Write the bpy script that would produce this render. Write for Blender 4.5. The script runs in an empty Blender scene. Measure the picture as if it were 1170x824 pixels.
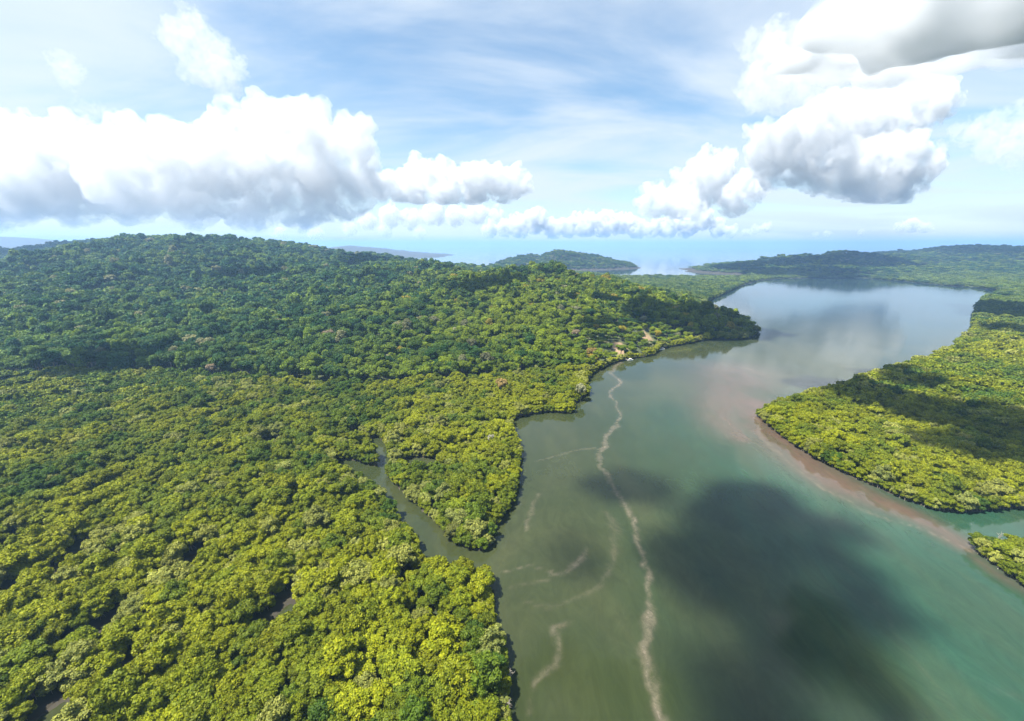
import bpy, bmesh, math, random
import numpy as np
from mathutils import Vector, Matrix

R = math.radians
random.seed(7)
rng = np.random.default_rng(11)
S = bpy.context.scene
COL = S.collection

# ------------------------------------------------------------------ camera
W0, H0, F0, CAM_H, PITCH = 1170.0, 824.0, 500.0, 120.0, R(14.8)
cam_d = bpy.data.cameras.new('camera')
cam = bpy.data.objects.new('camera', cam_d)
COL.objects.link(cam)
cam_d.sensor_width = 36.0
cam_d.lens = 36.0 * F0 / W0
cam_d.clip_start = 1.0
cam_d.clip_end = 120000.0
cam.location = (0, 0, CAM_H)
cam.rotation_euler = (math.pi / 2 - PITCH, 0, 0)
S.camera = cam

# ------------------------------------------------------------------ sun, sky, exposure
SUN_EL = R(61)
SUN_AZ = math.atan2(-0.93, -0.37)            # from the left and a little behind the camera
SUN = np.array([math.sin(SUN_AZ) * math.cos(SUN_EL), math.cos(SUN_AZ) * math.cos(SUN_EL), math.sin(SUN_EL)])
sd_ = bpy.data.lights.new('sun', 'SUN')
sun = bpy.data.objects.new('sun', sd_)
COL.objects.link(sun)
sd_.energy = 5.0
sd_.angle = R(0.5)
sd_.color = (1.0, 0.93, 0.82)
sun.rotation_euler = Vector(SUN).to_track_quat('Z', 'Y').to_euler()
sun.location = (-300, -100, 500)

world = bpy.data.worlds.new('World')
S.world = world
world.use_nodes = True


def build_world():
    nt = world.node_tree
    N, L = nt.nodes, nt.links
    N.clear()
    out = N.new('ShaderNodeOutputWorld')
    bg = N.new('ShaderNodeBackground')
    bg.inputs['Strength'].default_value = 0.052
    sky = N.new('ShaderNodeTexSky')
    sky.sky_type = 'NISHITA'
    sky.sun_disc = False
    sky.sun_elevation = SUN_EL
    sky.sun_rotation = SUN_AZ
    sky.altitude = 120
    sky.air_density = 1.0
    sky.dust_density = 0.6
    sky.ozone_density = 1.2
    # thin high cloud: fbm on a plane far above (direction / height), streaked by wind
    tc = N.new('ShaderNodeTexCoord')
    sep = N.new('ShaderNodeSeparateXYZ')
    L.new(tc.outputs['Generated'], sep.inputs[0])
    mz = N.new('ShaderNodeMath'); mz.operation = 'MAXIMUM'; mz.inputs[1].default_value = 0.0
    L.new(sep.outputs['Z'], mz.inputs[0])
    az = N.new('ShaderNodeMath'); az.operation = 'ADD'; az.inputs[1].default_value = 0.10
    L.new(mz.outputs[0], az.inputs[0])
    dv = N.new('ShaderNodeVectorMath'); dv.operation = 'DIVIDE'
    L.new(tc.outputs['Generated'], dv.inputs[0])
    cb = N.new('ShaderNodeCombineXYZ')
    for i in range(3): L.new(az.outputs[0], cb.inputs[i])
    L.new(cb.outputs[0], dv.inputs[1])
    mp = N.new('ShaderNodeMapping')
    mp.inputs['Rotation'].default_value = (0, 0, R(28))
    mp.inputs['Scale'].default_value = (0.5, 0.95, 0.0)
    L.new(dv.outputs[0], mp.inputs['Vector'])
    n1 = N.new('ShaderNodeTexNoise')
    n1.inputs['Scale'].default_value = 0.9
    n1.inputs['Detail'].default_value = 7
    n1.inputs['Roughness'].default_value = 0.56
    n1.inputs['Distortion'].default_value = 0.7
    L.new(mp.outputs[0], n1.inputs['Vector'])
    rm = N.new('ShaderNodeMapRange'); rm.interpolation_type = 'SMOOTHSTEP'
    rm.inputs['From Min'].default_value = 0.32
    rm.inputs['From Max'].default_value = 0.66
    rm.inputs['To Min'].default_value = 0.16
    rm.inputs['To Max'].default_value = 0.92
    L.new(n1.outputs['Fac'], rm.inputs['Value'])
    mx = N.new('ShaderNodeMix'); mx.data_type = 'RGBA'
    L.new(rm.outputs[0], mx.inputs['Factor'])
    hs = N.new('ShaderNodeHueSaturation')
    hs.inputs['Saturation'].default_value = 1.22
    hs.inputs['Hue'].default_value = 0.492
    hs.inputs['Value'].default_value = 1.15
    L.new(sky.outputs[0], hs.inputs['Color'])
    L.new(hs.outputs[0], mx.inputs['A'])
    mx.inputs['B'].default_value = (5.2, 5.8, 6.4, 1)
    L.new(mx.outputs['Result'], bg.inputs['Color'])
    L.new(bg.outputs[0], out.inputs['Surface'])


build_world()
S.view_settings.view_transform = 'Standard'
S.view_settings.look = 'None'
S.view_settings.exposure = 1.68
S.view_settings.gamma = 1.0
S.render.engine = 'CYCLES'
C = S.cycles
C.use_denoising = True
C.max_bounces = 24
C.diffuse_bounces = 3
C.glossy_bounces = 3
C.transmission_bounces = 3
C.transparent_max_bounces = 24
C.volume_bounces = 20
C.sample_clamp_indirect = 8.0
C.caustics_reflective = False
C.caustics_refractive = False

# ------------------------------------------------------------------ small maths
def ray(px, py):
    x = (px - W0 / 2) / F0
    u = (H0 / 2 - py) / F0
    d = np.array([x, math.cos(PITCH) + u * math.sin(PITCH), -math.sin(PITCH) + u * math.cos(PITCH)])
    return d


def G(px, py, z=0.0):
    """Where the sight line through a point of the photograph meets height z."""
    d = ray(px, py)
    t = (z - CAM_H) / d[2]
    return np.array([d[0] * t, d[1] * t])


def AT(px, py, Y):
    d = ray(px, py)
    t = Y / d[1]
    return np.array([d[0] * t, Y, CAM_H + d[2] * t])


def to_px(P):
    P = np.asarray(P, float)
    x, y, z = P[..., 0], P[..., 1], P[..., 2] - CAM_H
    dep = y * math.cos(PITCH) - z * math.sin(PITCH)
    up = y * math.sin(PITCH) + z * math.cos(PITCH)
    dep_s = np.where(dep > 1e-3, dep, 1e-3)
    return W0 / 2 + F0 * x / dep_s, H0 / 2 - F0 * up / dep_s, dep


def _hash(ix, iy, seed):
    h = (ix * 374761393 + iy * 668265263 + seed * 1442695041) & 0xFFFFFFFF
    h = ((h ^ (h >> 13)) * 1274126177) & 0xFFFFFFFF
    return ((h ^ (h >> 16)) & 0xFFFF) / 65535.0


def vnoise(x, y, seed=0):
    x = np.asarray(x, float); y = np.asarray(y, float)
    ix = np.floor(x).astype(np.int64); iy = np.floor(y).astype(np.int64)
    fx = x - ix; fy = y - iy
    fx = fx * fx * fx * (fx * (fx * 6 - 15) + 10); fy = fy * fy * fy * (fy * (fy * 6 - 15) + 10)
    a = _hash(ix, iy, seed); b = _hash(ix + 1, iy, seed); c = _hash(ix, iy + 1, seed); d = _hash(ix + 1, iy + 1, seed)
    return (a * (1 - fx) + b * fx) * (1 - fy) + (c * (1 - fx) + d * fx) * fy


def fbm(x, y, seed=0, octs=4):
    s = 0; a = 0.5; t = 0
    for o in range(octs):
        s = s + a * vnoise(x * 2 ** o + 17.3 * o, y * 2 ** o - 9.1 * o, seed + o); t += a; a *= 0.5
    return s / t


def sstep(a, b, x):
    t = np.clip((np.asarray(x, float) - a) / (b - a), 0, 1)
    return t * t * (3 - 2 * t)


def seg_dist(px, py, poly, closed):
    """Distance to a polyline, plus (for a closed one) whether the point is inside."""
    p = np.asarray(poly, float)
    a = p if closed else p[:-1]
    b = np.roll(p, -1, 0) if closed else p[1:]
    best = np.full(px.shape, 1e12)
    ins = np.zeros(px.shape, bool)
    for (x0, y0), (x1, y1) in zip(a, b):
        dx, dy = x1 - x0, y1 - y0
        L2 = dx * dx + dy * dy + 1e-9
        t = np.clip(((px - x0) * dx + (py - y0) * dy) / L2, 0, 1)
        best = np.minimum(best, (px - x0 - t * dx) ** 2 + (py - y0 - t * dy) ** 2)
        if closed and y0 != y1:
            c = (y0 > py) != (y1 > py)
            ins ^= c & (px < dx * (py - y0) / dy + x0)
    return np.sqrt(best), ins


def sdist(px, py, poly):
    d, i = seg_dist(px, py, poly, True)
    return np.where(i, d, -d)            # positive inside


# ------------------------------------------------------------------ the shores (ground plan in metres)
def plan(pts):
    return [tuple(G(p[0], p[1], p[2] if len(p) > 2 else 0.0)) for p in pts]


left_shore = [(581, 824), (579, 790), (574, 760), (566, 720), (561, 690), (555, 660), (549, 646, 8), (535, 638, 7.5), (511, 636, 7.5), (498, 632, 7.5),
              (478, 628, 7.5), (473, 612, 7.5), (465, 593, 7.5), (449, 579, 7.5), (440, 562, 7.5), (424, 546, 7), (405, 535, 7), (384, 531, 7), (378, 525), (404, 526),
              (418, 530), (434, 533), (447, 550), (466, 567), (487, 588), (504, 603), (517, 618), (535, 628), (552, 629), (564, 621),
              (562, 604), (577, 587), (587, 566), (590, 543), (594, 519), (586, 501), (581, 484), (591, 477), (617, 472), (634, 471),
              (653, 473), (656, 462), (672, 450), (670, 435), (678, 426), (695, 417), (715, 411), (730, 409), (746, 406), (754, 399), (774, 395),
              (800, 390), (815, 388), (831, 389), (848, 388), (860, 385), (868, 379), (866, 370, 10), (858, 366, 10), (845, 361, 10), (831, 359, 10), (815, 357, 8),
              (803, 352), (805, 346), (823, 338), (846, 327), (869, 320.5)]
far_shore = [(895, 318.5), (942, 318), (990, 318), (1021, 321), (1069, 325.5), (1116, 329), (1141, 333)]
right_shore = [(1124, 342), (1116, 352, 5), (1114, 361, 5), (1115, 375, 6), (1098, 388, 6), (1090, 398, 6), (1062, 407, 6), (1015, 420, 6), (977, 433, 6), (933, 445, 6),
               (895, 456, 6), (868, 467, 5), (864, 474), (885, 492), (903, 507), (931, 524), (966, 542), (1001, 557), (1033, 571), (1068, 583),
               (1096, 586), (1132, 583), (1170, 581), (1330, 578)]
islet = [(1110, 621), (1118, 633), (1132, 644), (1153, 659), (1172, 671), (1260, 712), (1500, 720), (1500, 630, 6), (1240, 616, 6), (1170, 611, 6), (1149, 614, 6), (1128, 619, 5)]
bay = [(690, 313), (703, 309), (745, 307), (764, 306), (772, 309), (795, 312.5), (826, 313.5), (845, 314.5), (838, 317.0), (815, 317.5), (780, 317), (735, 314.5)]

P_RIVER = plan(left_shore + far_shore + right_shore)
lx = P_RIVER[0][0]
P_RIVER = [(lx + 1.0, -150.0), (lx, 0.0), (lx + 1.5, 45.0)] + P_RIVER + [(900.0, P_RIVER[-1][1] + 10), (900.0, -150.0)]
P_ISLET = plan(islet)
P_BAY = plan(bay)
P_SIDE = plan([(421, 503), (431, 498), (440, 507), (447, 518), (450, 530), (440, 537, 6), (431, 532, 6), (430, 520, 6), (420, 507, 6)])
P_SIDE2 = plan([(458, 528), (470, 523), (485, 523), (502, 524), (503, 530, 6), (480, 531, 6), (464, 536, 6)])
POOLS = [(36, 618, 15, 6), (137, 703, 8, 3.5), (148, 772, 9, 4), (68, 808, 10, 4), (22, 676, 9, 5), (330, 695, 7, 5), (250, 478, 10, 2.2), (400, 497, 12, 2.5),
         (312, 507, 14, 2.2), (92, 640, 9, 4), (225, 640, 6, 4)]
CLEAR = [(708, 399, 9.0, 0), (738, 386, 8.5, 0), (769, 341, 14.0, 0)]

# hills: canopy lines read off the photograph, each at its own distance (px, py, distance, spread)
TREE_H = 20.0
RIDGES = [
    [(-160, 312, 1120, 700), (0, 301, 1150, 720), (60, 288, 1200, 800), (110, 277, 1260, 900), (150, 267, 1320, 980), (210, 267, 1330, 1000), (260, 270, 1290, 980),
     (300, 277, 1230, 900), (340, 285, 1180, 820), (380, 295, 1120, 720), (420, 302, 1080, 620)],
    [(330, 304, 980, 560), (385, 305, 940, 540), (440, 302, 900, 560), (500, 301, 860, 530), (560, 302, 850, 480), (620, 304, 850, 420), (690, 314, 860, 330),
     (740, 326, 850, 250), (790, 345, 800, 170), (835, 362, 730, 80)],
    [(60, 345, 850, 360), (150, 350, 800, 380), (230, 370, 700, 330), (300, 400, 560, 230)],
    [(-260, 284, 2100, 800), (-60, 280, 2050, 760), (30, 277, 2000, 700), (90, 273, 1950, 640), (140, 271, 1900, 600)],
    [(560, 302, 2500, 250), (600, 290, 2500, 360), (640, 284, 2500, 400), (680, 289, 2550, 320), (712, 298, 2600, 200), (732, 303.5, 2600, 110)],
    [(806, 304, 2350, 220), (838, 298, 2250, 420), (880, 291, 2150, 540), (915, 286, 2120, 580), (950, 284, 2120, 580), (990, 287, 2150, 580), (1035, 289, 2250, 640), (1080, 282, 2350, 860),
     (1120, 278, 2400, 920), (1170, 279, 2450, 920), (1260, 283, 2500, 900), (1420, 292, 2500, 800)],
    [(764, 303.5, 3000, 90), (800, 302, 3000, 150), (845, 301, 3000, 160), (890, 301, 3000, 120)],
    [(300, 292, 5600, 1100), (360, 284, 5400, 1300), (400, 280, 5400, 1500), (435, 283, 5500, 1400), (480, 288, 5600, 1100), (540, 291, 5800, 1200), (600, 294, 5900, 900), (660, 297, 6000, 700)],
    [(-260, 272, 5200, 1600), (-60, 267, 5200, 1600), (20, 270, 5200, 1500), (80, 277, 5200, 1300), (160, 284, 5200, 1000)],
]
_rs = []
for ri, rd in enumerate(RIDGES):
    th = 6.0 if rd[0][2] > 5000 else 22.0 if rd[0][2] > 2300 else 25.0 if rd[0][2] > 900 else 20.0
    for a, b in zip(rd[:-1], rd[1:]):
        A, B = AT(*a[:3]), AT(*b[:3])
        n = max(2, int(np.linalg.norm(A[:2] - B[:2]) / 45))
        for i in range(n):
            t = i / n
            q = A * (1 - t) + B * t
            _rs.append((q[0], q[1], max(q[2] - th, 2.0), a[3] * (1 - t) + b[3] * t, ri))
_rs = np.array(_rs)
NEAR_COAST = 2050.0


def coast_y(x):
    """Where the near land ends towards the open sea."""
    return np.interp(x, [-6000, -900, 0, 300, 420, 900, 1000, 1150, 1500, 6000], [2600, 2500, 2250, 1950, 1700, 1700, 1900, 2700, 3100, 3300])


def land_sd(x, y):
    """Metres inside the shore line (negative over water)."""
    river = sdist(x, y, P_RIVER)
    isl = sdist(x, y, P_ISLET)
    bays = sdist(x, y, P_BAY)
    s = np.minimum(-river, -bays)
    s = np.minimum(s, -sdist(x, y, P_SIDE))
    s = np.minimum(s, -sdist(x, y, P_SIDE2))
    for (px, py, rx, ry) in POOLS:
        c = G(px, py, 0); ax = np.linalg.norm(G(px + rx, py, 0) - c); ay = np.linalg.norm(G(px, py - ry, 0) - c) + 2.2; c = c - np.array([0, 2.4])
        q = np.sqrt(((x - c[0]) / ax) ** 2 + ((y - c[1]) / ay) ** 2) + 0.35 * (vnoise(x / 4, y / 4, 5) - 0.5)
        s = np.minimum(s, (q - 1) * min(ax, ay))
    s = np.maximum(s, isl)
    s = np.minimum(s, coast_y(x) - y)
    return s


def hill(x, y):
    h = np.zeros(np.shape(x))
    wx = x + 60 * (fbm(x / 260, y / 260, 31, 3) - 0.5)
    wy = y + 60 * (fbm(x / 260, y / 260, 47, 3) - 0.5)
    for ri in range(len(RIDGES)):
        um = np.ones(np.shape(x)); H = np.zeros(np.shape(x))
        for qx, qy, hq, D, k in _rs[_rs[:, 4] == ri]:
            u = np.sqrt((wx - qx) ** 2 + (wy - qy) ** 2) / D
            m = u < um
            um = np.where(m, u, um); H = np.where(m, hq, H)
        u = um
        h = np.maximum(h, H * (0.6 * (0.5 + 0.5 * np.cos(math.pi * u)) + 0.4 * (1 - u)))
    g = np.abs(fbm(x / 270, y / 270, 3, 4) - 0.5) * 2           # gullies on the flanks
    amp = 85 * sstep(12, 55, h) * (1 - 0.72 * sstep(60, 115, h))
    return h + amp * np.minimum(g - 0.30, 0.06)


def terrain(x, y, want_sd=False):
    x = np.asarray(x, float); y = np.asarray(y, float)
    s = land_sd(x, y)
    h = hill(x, y)
    base = np.where(s > 0, np.minimum(0.25 + s * 0.06, 0.9), np.maximum(s * 0.35, -4.0))
    up = sstep(4, 45, s)
    z = base + h * up + np.where(s > 0, 0.35 * (fbm(x / 9, y / 9, 8, 3) - 0.5), 0)
    far = np.where((y > coast_y(x) - 1), h * sstep(3, 14, h) - 4 + 4 * sstep(3, 10, h), -9)
    z = np.maximum(z, far)
    if want_sd:
        return z, s, h
    return z


def hit(px, py, lift=0.0):
    """Where the sight line through a point of the photograph meets the land (lift: canopy height)."""
    d = ray(px, py)
    t = np.geomspace(60, 7000, 1500)
    P = d[None] * t[:, None]
    z = CAM_H + P[:, 2]
    g = terrain(P[:, 0], P[:, 1]) + lift
    k = np.argmax(z < g)
    return np.array([P[k, 0], P[k, 1], g[k] - lift])


# ------------------------------------------------------------------ materials
def new_mat(name):
    m = bpy.data.materials.new(name)
    m.use_nodes = True
    nt = m.node_tree
    nt.nodes.clear()
    out = nt.nodes.new('ShaderNodeOutputMaterial')
    return m, nt.nodes, nt.links, out


def simple_mat(name, col, rough=0.7, var=0.25, scale=2.0, bump=0.0):
    m, N, L, out = new_mat(name)
    b = N.new('ShaderNodeBsdfPrincipled')
    b.inputs['Roughness'].default_value = rough
    tc = N.new('ShaderNodeTexCoord')
    n = N.new('ShaderNodeTexNoise'); n.inputs['Scale'].default_value = scale; n.inputs['Detail'].default_value = 5
    L.new(tc.outputs['Object'], n.inputs['Vector'])
    mr = N.new('ShaderNodeMapRange'); mr.inputs['To Min'].default_value = 1 - var; mr.inputs['To Max'].default_value = 1 + var
    L.new(n.outputs['Fac'], mr.inputs['Value'])
    vm = N.new('ShaderNodeVectorMath'); vm.operation = 'SCALE'; vm.inputs[0].default_value = col
    L.new(mr.outputs[0], vm.inputs['Scale'])
    L.new(vm.outputs[0], b.inputs['Base Color'])
    if bump:
        bp = N.new('ShaderNodeBump'); bp.inputs['Strength'].default_value = bump
        L.new(n.outputs['Fac'], bp.inputs['Height']); L.new(bp.outputs[0], b.inputs['Normal'])
    L.new(b.outputs[0], out.inputs['Surface'])
    return m


def leaf_mat(name, default=(0.08, 0.12, 0.02), transl=0.28):
    m, N, L, out = new_mat(name)
    at = N.new('ShaderNodeAttribute'); at.attribute_type = 'INSTANCER'; at.attribute_name = 'tint'
    lv = N.new('ShaderNodeAttribute'); lv.attribute_type = 'GEOMETRY'; lv.attribute_name = 'leaf_tone'
    mr = N.new('ShaderNodeMapRange'); mr.inputs['To Min'].default_value = 0.6; mr.inputs['To Max'].default_value = 1.4
    L.new(lv.outputs['Fac'], mr.inputs['Value'])
    sc = N.new('ShaderNodeVectorMath'); sc.operation = 'SCALE'
    L.new(at.outputs['Color'], sc.inputs[0]); L.new(mr.outputs[0], sc.inputs['Scale'])
    hs = N.new('ShaderNodeHueSaturation')
    hr = N.new('ShaderNodeMapRange'); hr.inputs['To Min'].default_value = 0.515; hr.inputs['To Max'].default_value = 0.485
    L.new(lv.outputs['Fac'], hr.inputs['Value']); L.new(hr.outputs[0], hs.inputs['Hue'])
    L.new(sc.outputs[0], hs.inputs['Color'])
    b = N.new('ShaderNodeBsdfPrincipled')
    b.inputs['Roughness'].default_value = 0.55
    b.inputs['Specular IOR Level'].default_value = 0.12
    L.new(hs.outputs[0], b.inputs['Base Color'])
    tr = N.new('ShaderNodeBsdfTranslucent')
    t2 = N.new('ShaderNodeVectorMath'); t2.operation = 'MULTIPLY'; t2.inputs[1].default_value = (1.25, 1.15, 0.5)
    L.new(hs.outputs[0], t2.inputs[0]); L.new(t2.outputs[0], tr.inputs['Color'])
    mx = N.new('ShaderNodeMixShader'); mx.inputs['Fac'].default_value = transl
    L.new(b.outputs[0], mx.inputs[1]); L.new(tr.outputs[0], mx.inputs[2])
    L.new(mx.outputs[0], out.inputs['Surface'])
    return m


M_LEAF = leaf_mat('leaves')
M_TRUNK = simple_mat('bark', (0.22, 0.19, 0.15), 0.85, 0.35, 1.5)
M_PALE = simple_mat('bleached_wood', (0.27, 0.245, 0.21), 0.85, 0.35, 2.0)


def terrain_mat():
    m, N, L, out = new_mat('soil')
    b = N.new('ShaderNodeBsdfPrincipled'); b.inputs['Roughness'].default_value = 0.9
    geo = N.new('ShaderNodeNewGeometry')
    n = N.new('ShaderNodeTexNoise'); n.inputs['Scale'].default_value = 0.12; n.inputs['Detail'].default_value = 8; n.inputs['Roughness'].default_value = 0.7
    L.new(geo.outputs['Position'], n.inputs['Vector'])
    r1 = N.new('ShaderNodeValToRGB')
    r1.color_ramp.elements[0].position = 0.3; r1.color_ramp.elements[0].color = (0.018, 0.026, 0.008, 1)
    r1.color_ramp.elements[1].position = 0.72; r1.color_ramp.elements[1].color = (0.06, 0.085, 0.02, 1)
    L.new(n.outputs['Fac'], r1.inputs[0])
    dirt = N.new('ShaderNodeValToRGB')
    dirt.color_ramp.elements[0].color = (0.10, 0.07, 0.035, 1); dirt.color_ramp.elements[1].color = (0.36, 0.25, 0.15, 1)
    L.new(n.outputs['Fac'], dirt.inputs[0])
    a = N.new('ShaderNodeAttribute'); a.attribute_name = 'bare'
    mx = N.new('ShaderNodeMix'); mx.data_type = 'RGBA'
    L.new(a.outputs['Fac'], mx.inputs['Factor']); L.new(r1.outputs[0], mx.inputs['A']); L.new(dirt.outputs[0], mx.inputs['B'])
    mud = N.new('ShaderNodeAttribute'); mud.attribute_name = 'mud'
    mx2 = N.new('ShaderNodeMix'); mx2.data_type = 'RGBA'; mx2.inputs['B'].default_value = (0.026, 0.022, 0.013, 1)
    L.new(mud.outputs['Fac'], mx2.inputs['Factor']); L.new(mx.outputs['Result'], mx2.inputs['A'])
    # far wooded slopes: crowns too small to tell apart, as relief and tone
    v = N.new('ShaderNodeTexVoronoi'); v.inputs['Scale'].default_value = 0.055
    L.new(geo.outputs['Position'], v.inputs['Vector'])
    bp = N.new('ShaderNodeBump'); bp.inputs['Strength'].default_value = 0.9; bp.inputs['Distance'].default_value = 8.0; bp.invert = True
    L.new(v.outputs['Distance'], bp.inputs['Height'])
    L.new(bp.outputs[0], b.inputs['Normal'])
    L.new(mx2.outputs['Result'], b.inputs['Base Color'])
    L.new(b.outputs[0], out.inputs['Surface'])
    return m


def grid_mesh(name, xs, ys, zf, mat, attrs=None):
    X, Y = np.meshgrid(xs, ys)
    x, y = X.ravel(), Y.ravel()
    z = zf(x, y)
    nx, ny = len(xs), len(ys)
    idx = np.arange(nx * ny).reshape(ny, nx)
    f = np.stack([idx[:-1, :-1], idx[:-1, 1:], idx[1:, 1:], idx[1:, :-1]], -1).reshape(-1, 4)
    me = np_mesh(name, np.stack([x, y, z], 1), f)
    me.polygons.foreach_set('use_smooth', np.ones(len(f), bool))
    for k, v in (attrs(x, y) if attrs else {}).items():
        a = me.attributes.new(k, 'FLOAT', 'POINT'); a.data.foreach_set('value', np.asarray(v, np.float32))
    me.materials.append(mat)
    o = bpy.data.objects.new(name, me)
    COL.objects.link(o)
    return o


def np_mesh(name, V, F, smooth=False):
    me = bpy.data.meshes.new(name)
    F = np.asarray(F)
    me.vertices.add(len(V)); me.vertices.foreach_set('co', np.asarray(V, np.float32).ravel())
    k = F.shape[1]
    me.loops.add(F.size); me.loops.foreach_set('vertex_index', F.ravel().astype(np.int32))
    me.polygons.add(len(F)); me.polygons.foreach_set('loop_start', (np.arange(len(F)) * k).astype(np.int32))
    me.update(calc_edges=True)
    me.validate()
    return me


def graded(lo, hi, marks):
    """Coordinates from lo to hi with a spacing interpolated from marks [(coordinate, spacing)]."""
    out = [lo]
    mk = np.array(marks)
    while out[-1] < hi:
        out.append(out[-1] + np.interp(out[-1], mk[:, 0], mk[:, 1]))
    out[-1] = hi
    return np.array(out)


CLEAR_W = [(hit(px, py), r) for px, py, r, _ in CLEAR]


def bare_at(x, y):
    b = np.zeros(x.shape)
    for c, r in CLEAR_W:
        d = np.sqrt((x - c[0]) ** 2 + (0.5 * (y - c[1])) ** 2) / r + 0.5 * (vnoise(x / 6, y / 6, 21) - 0.5)
        b = np.maximum(b, 1 - sstep(0.8, 1.15, d))
    return b


def terrain_attrs(x, y):
    s = land_sd(x, y)
    return {'bare': bare_at(x, y), 'mud': 1 - sstep(1, 8, s)}


xs = graded(-7500, 7500, [(-7500, 160), (-2500, 60), (-900, 22), (-450, 8), (-150, 3.2), (250, 3.2), (500, 8), (1100, 20), (2600, 50), (7500, 160)])
ys = graded(-60, 7800, [(-60, 8), (60, 3.2), (420, 3.6), (600, 8), (1000, 13), (1700, 22), (2600, 34), (4000, 120), (7800, 160)])
ground = grid_mesh('terrain', xs, ys, terrain, terrain_mat(), terrain_attrs)
ground['kind'] = 'structure'

# ------------------------------------------------------------------ water
PLUMES = [   # (strength, [(px, py, half width in px)])
    (1.0, [(708, 414, 5), (699, 426, 4), (709, 437, 4), (698, 447, 3.2), (702, 458, 3), (708, 471, 3.2), (706, 485, 4), (697, 497, 5), (690, 509, 6.5), (687, 520, 5.5), (691, 538, 4.5), (700, 556, 4.5), (712, 576, 5),
           (722, 596, 5), (731, 620, 5.5), (738, 645, 6), (742, 668, 6.5), (741, 690, 7), (738, 708, 8), (740, 735, 10), (745, 765, 11), (751, 795, 11), (760, 830, 11), (775, 880, 12)]),
    (0.65, [(688, 512, 5), (664, 514, 3), (640, 521, 2.5), (612, 528, 2.5)]),
    (0.75, [(618, 564, 4), (612, 580, 5), (604, 594, 5), (603, 607, 4)]),
    (0.8, [(566, 656, 2.5), (586, 650, 3), (600, 645, 3), (622, 650, 3.5), (634, 658, 4), (652, 648, 6), (668, 628, 7)]),
    (0.55, [(588, 674, 4), (606, 668, 4), (630, 663, 5)]),
    (0.7, [(654, 713, 5), (637, 718, 7), (632, 738, 8), (628, 757, 9), (614, 772, 8), (604, 784, 6), (600, 812, 5)]),
    (0.45, [(598, 692, 3), (640, 692, 4), (676, 672, 6), (700, 645, 8), (705, 610, 9), (693, 588, 7)]),
    (0.45, [(590, 560, 3), (600, 572, 3), (588, 585, 3)]),
    (0.75, [(866, 474, 4), (872, 500, 4), (900, 529, 4), (930, 550, 4), (960, 569, 4.5), (990, 585, 5), (1020, 597, 4.5), (1060, 608, 4), (1090, 620, 4.5), (1112, 631, 6)]),
    (0.28, [(1000, 690, 6), (1030, 735, 7), (1060, 770, 8), (1090, 810, 10)]),
    (0.22, [(1060, 740, 6), (1090, 770, 7), (1140, 790, 12), (1200, 800, 12)]),
    (0.2, [(955, 640, 10), (985, 665, 9), (1020, 680, 8)]),
]
REDS = [(1.1, [(862, 462, 40), (884, 498, 40), (922, 530, 36), (960, 553, 34), (1004, 572, 27), (1060, 596, 18), (1105, 626, 14)]), (0.8, [(1120, 640, 9), (1150, 662, 12), (1190, 685, 14)]), (0.85, [(842, 425, 44), (836, 450, 42), (826, 470, 34), (850, 500, 24)])]


def lines_field(x, y, lines, wig=1.0):
    f = np.zeros(x.shape)
    near = (y > 20) & (y < 700) & (np.abs(x) < 700)
    xn, yn = x[near], y[near]
    xn, yn = (xn + wig * 6 * (fbm(xn / 13, yn / 13, 51, 4) - 0.5) + wig * 2.2 * (fbm(xn / 3.6, yn / 3.6, 91, 2) - 0.5),
              yn + wig * 8 * (fbm(xn / 15, yn / 15, 57, 4) - 0.5))
    fn = f[near]
    for st, pts in lines:
        W = [(G(p[0], p[1]), np.linalg.norm(G(p[0] + p[2], p[1]) - G(p[0], p[1]))) for p in pts]
        # smooth curve through the points
        dense = []
        for i in range(len(W) - 1):
            p0 = W[max(i - 1, 0)]; p1 = W[i]; p2 = W[i + 1]; p3 = W[min(i + 2, len(W) - 1)]
            for t in np.linspace(0, 1, 5)[:-1]:
                q = 0.5 * (2 * p1[0] + (p2[0] - p0[0]) * t + (2 * p0[0] - 5 * p1[0] + 4 * p2[0] - p3[0]) * t * t + (3 * p1[0] - p0[0] - 3 * p2[0] + p3[0]) * t ** 3)
                dense.append((q, p1[1] * (1 - t) + p2[1] * t))
        dense.append(W[-1])
        for (a, wa), (b, wb) in zip(dense[:-1], dense[1:]):
            d = b - a; L2 = d @ d + 1e-9
            t = np.clip(((xn - a[0]) * d[0] + (yn - a[1]) * d[1]) / L2, 0, 1)
            dist = np.hypot(xn - a[0] - t * d[0], yn - a[1] - t * d[1])
            w = (wa * (1 - t) + wb * t) * (0.72 if wig == 1.0 else 1.0)
            fn = np.maximum(fn, st * np.exp(-(dist / w) ** 2))
    f[near] = fn
    return f


def water_attrs(x, y):
    px, py, dep = to_px(np.stack([x, y, np.zeros_like(x)], 1))
    a = G(1060, 700); b = G(600, 700)
    teal = sstep(b[0] + 10, a[0] + 20, x - 0.10 * (y - 120)) * (1 - sstep(240, 420, y))
    return {'sediment': lines_field(x, y, PLUMES), 'silt': lines_field(x, y, REDS, 0.5), 'teal': teal}


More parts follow.
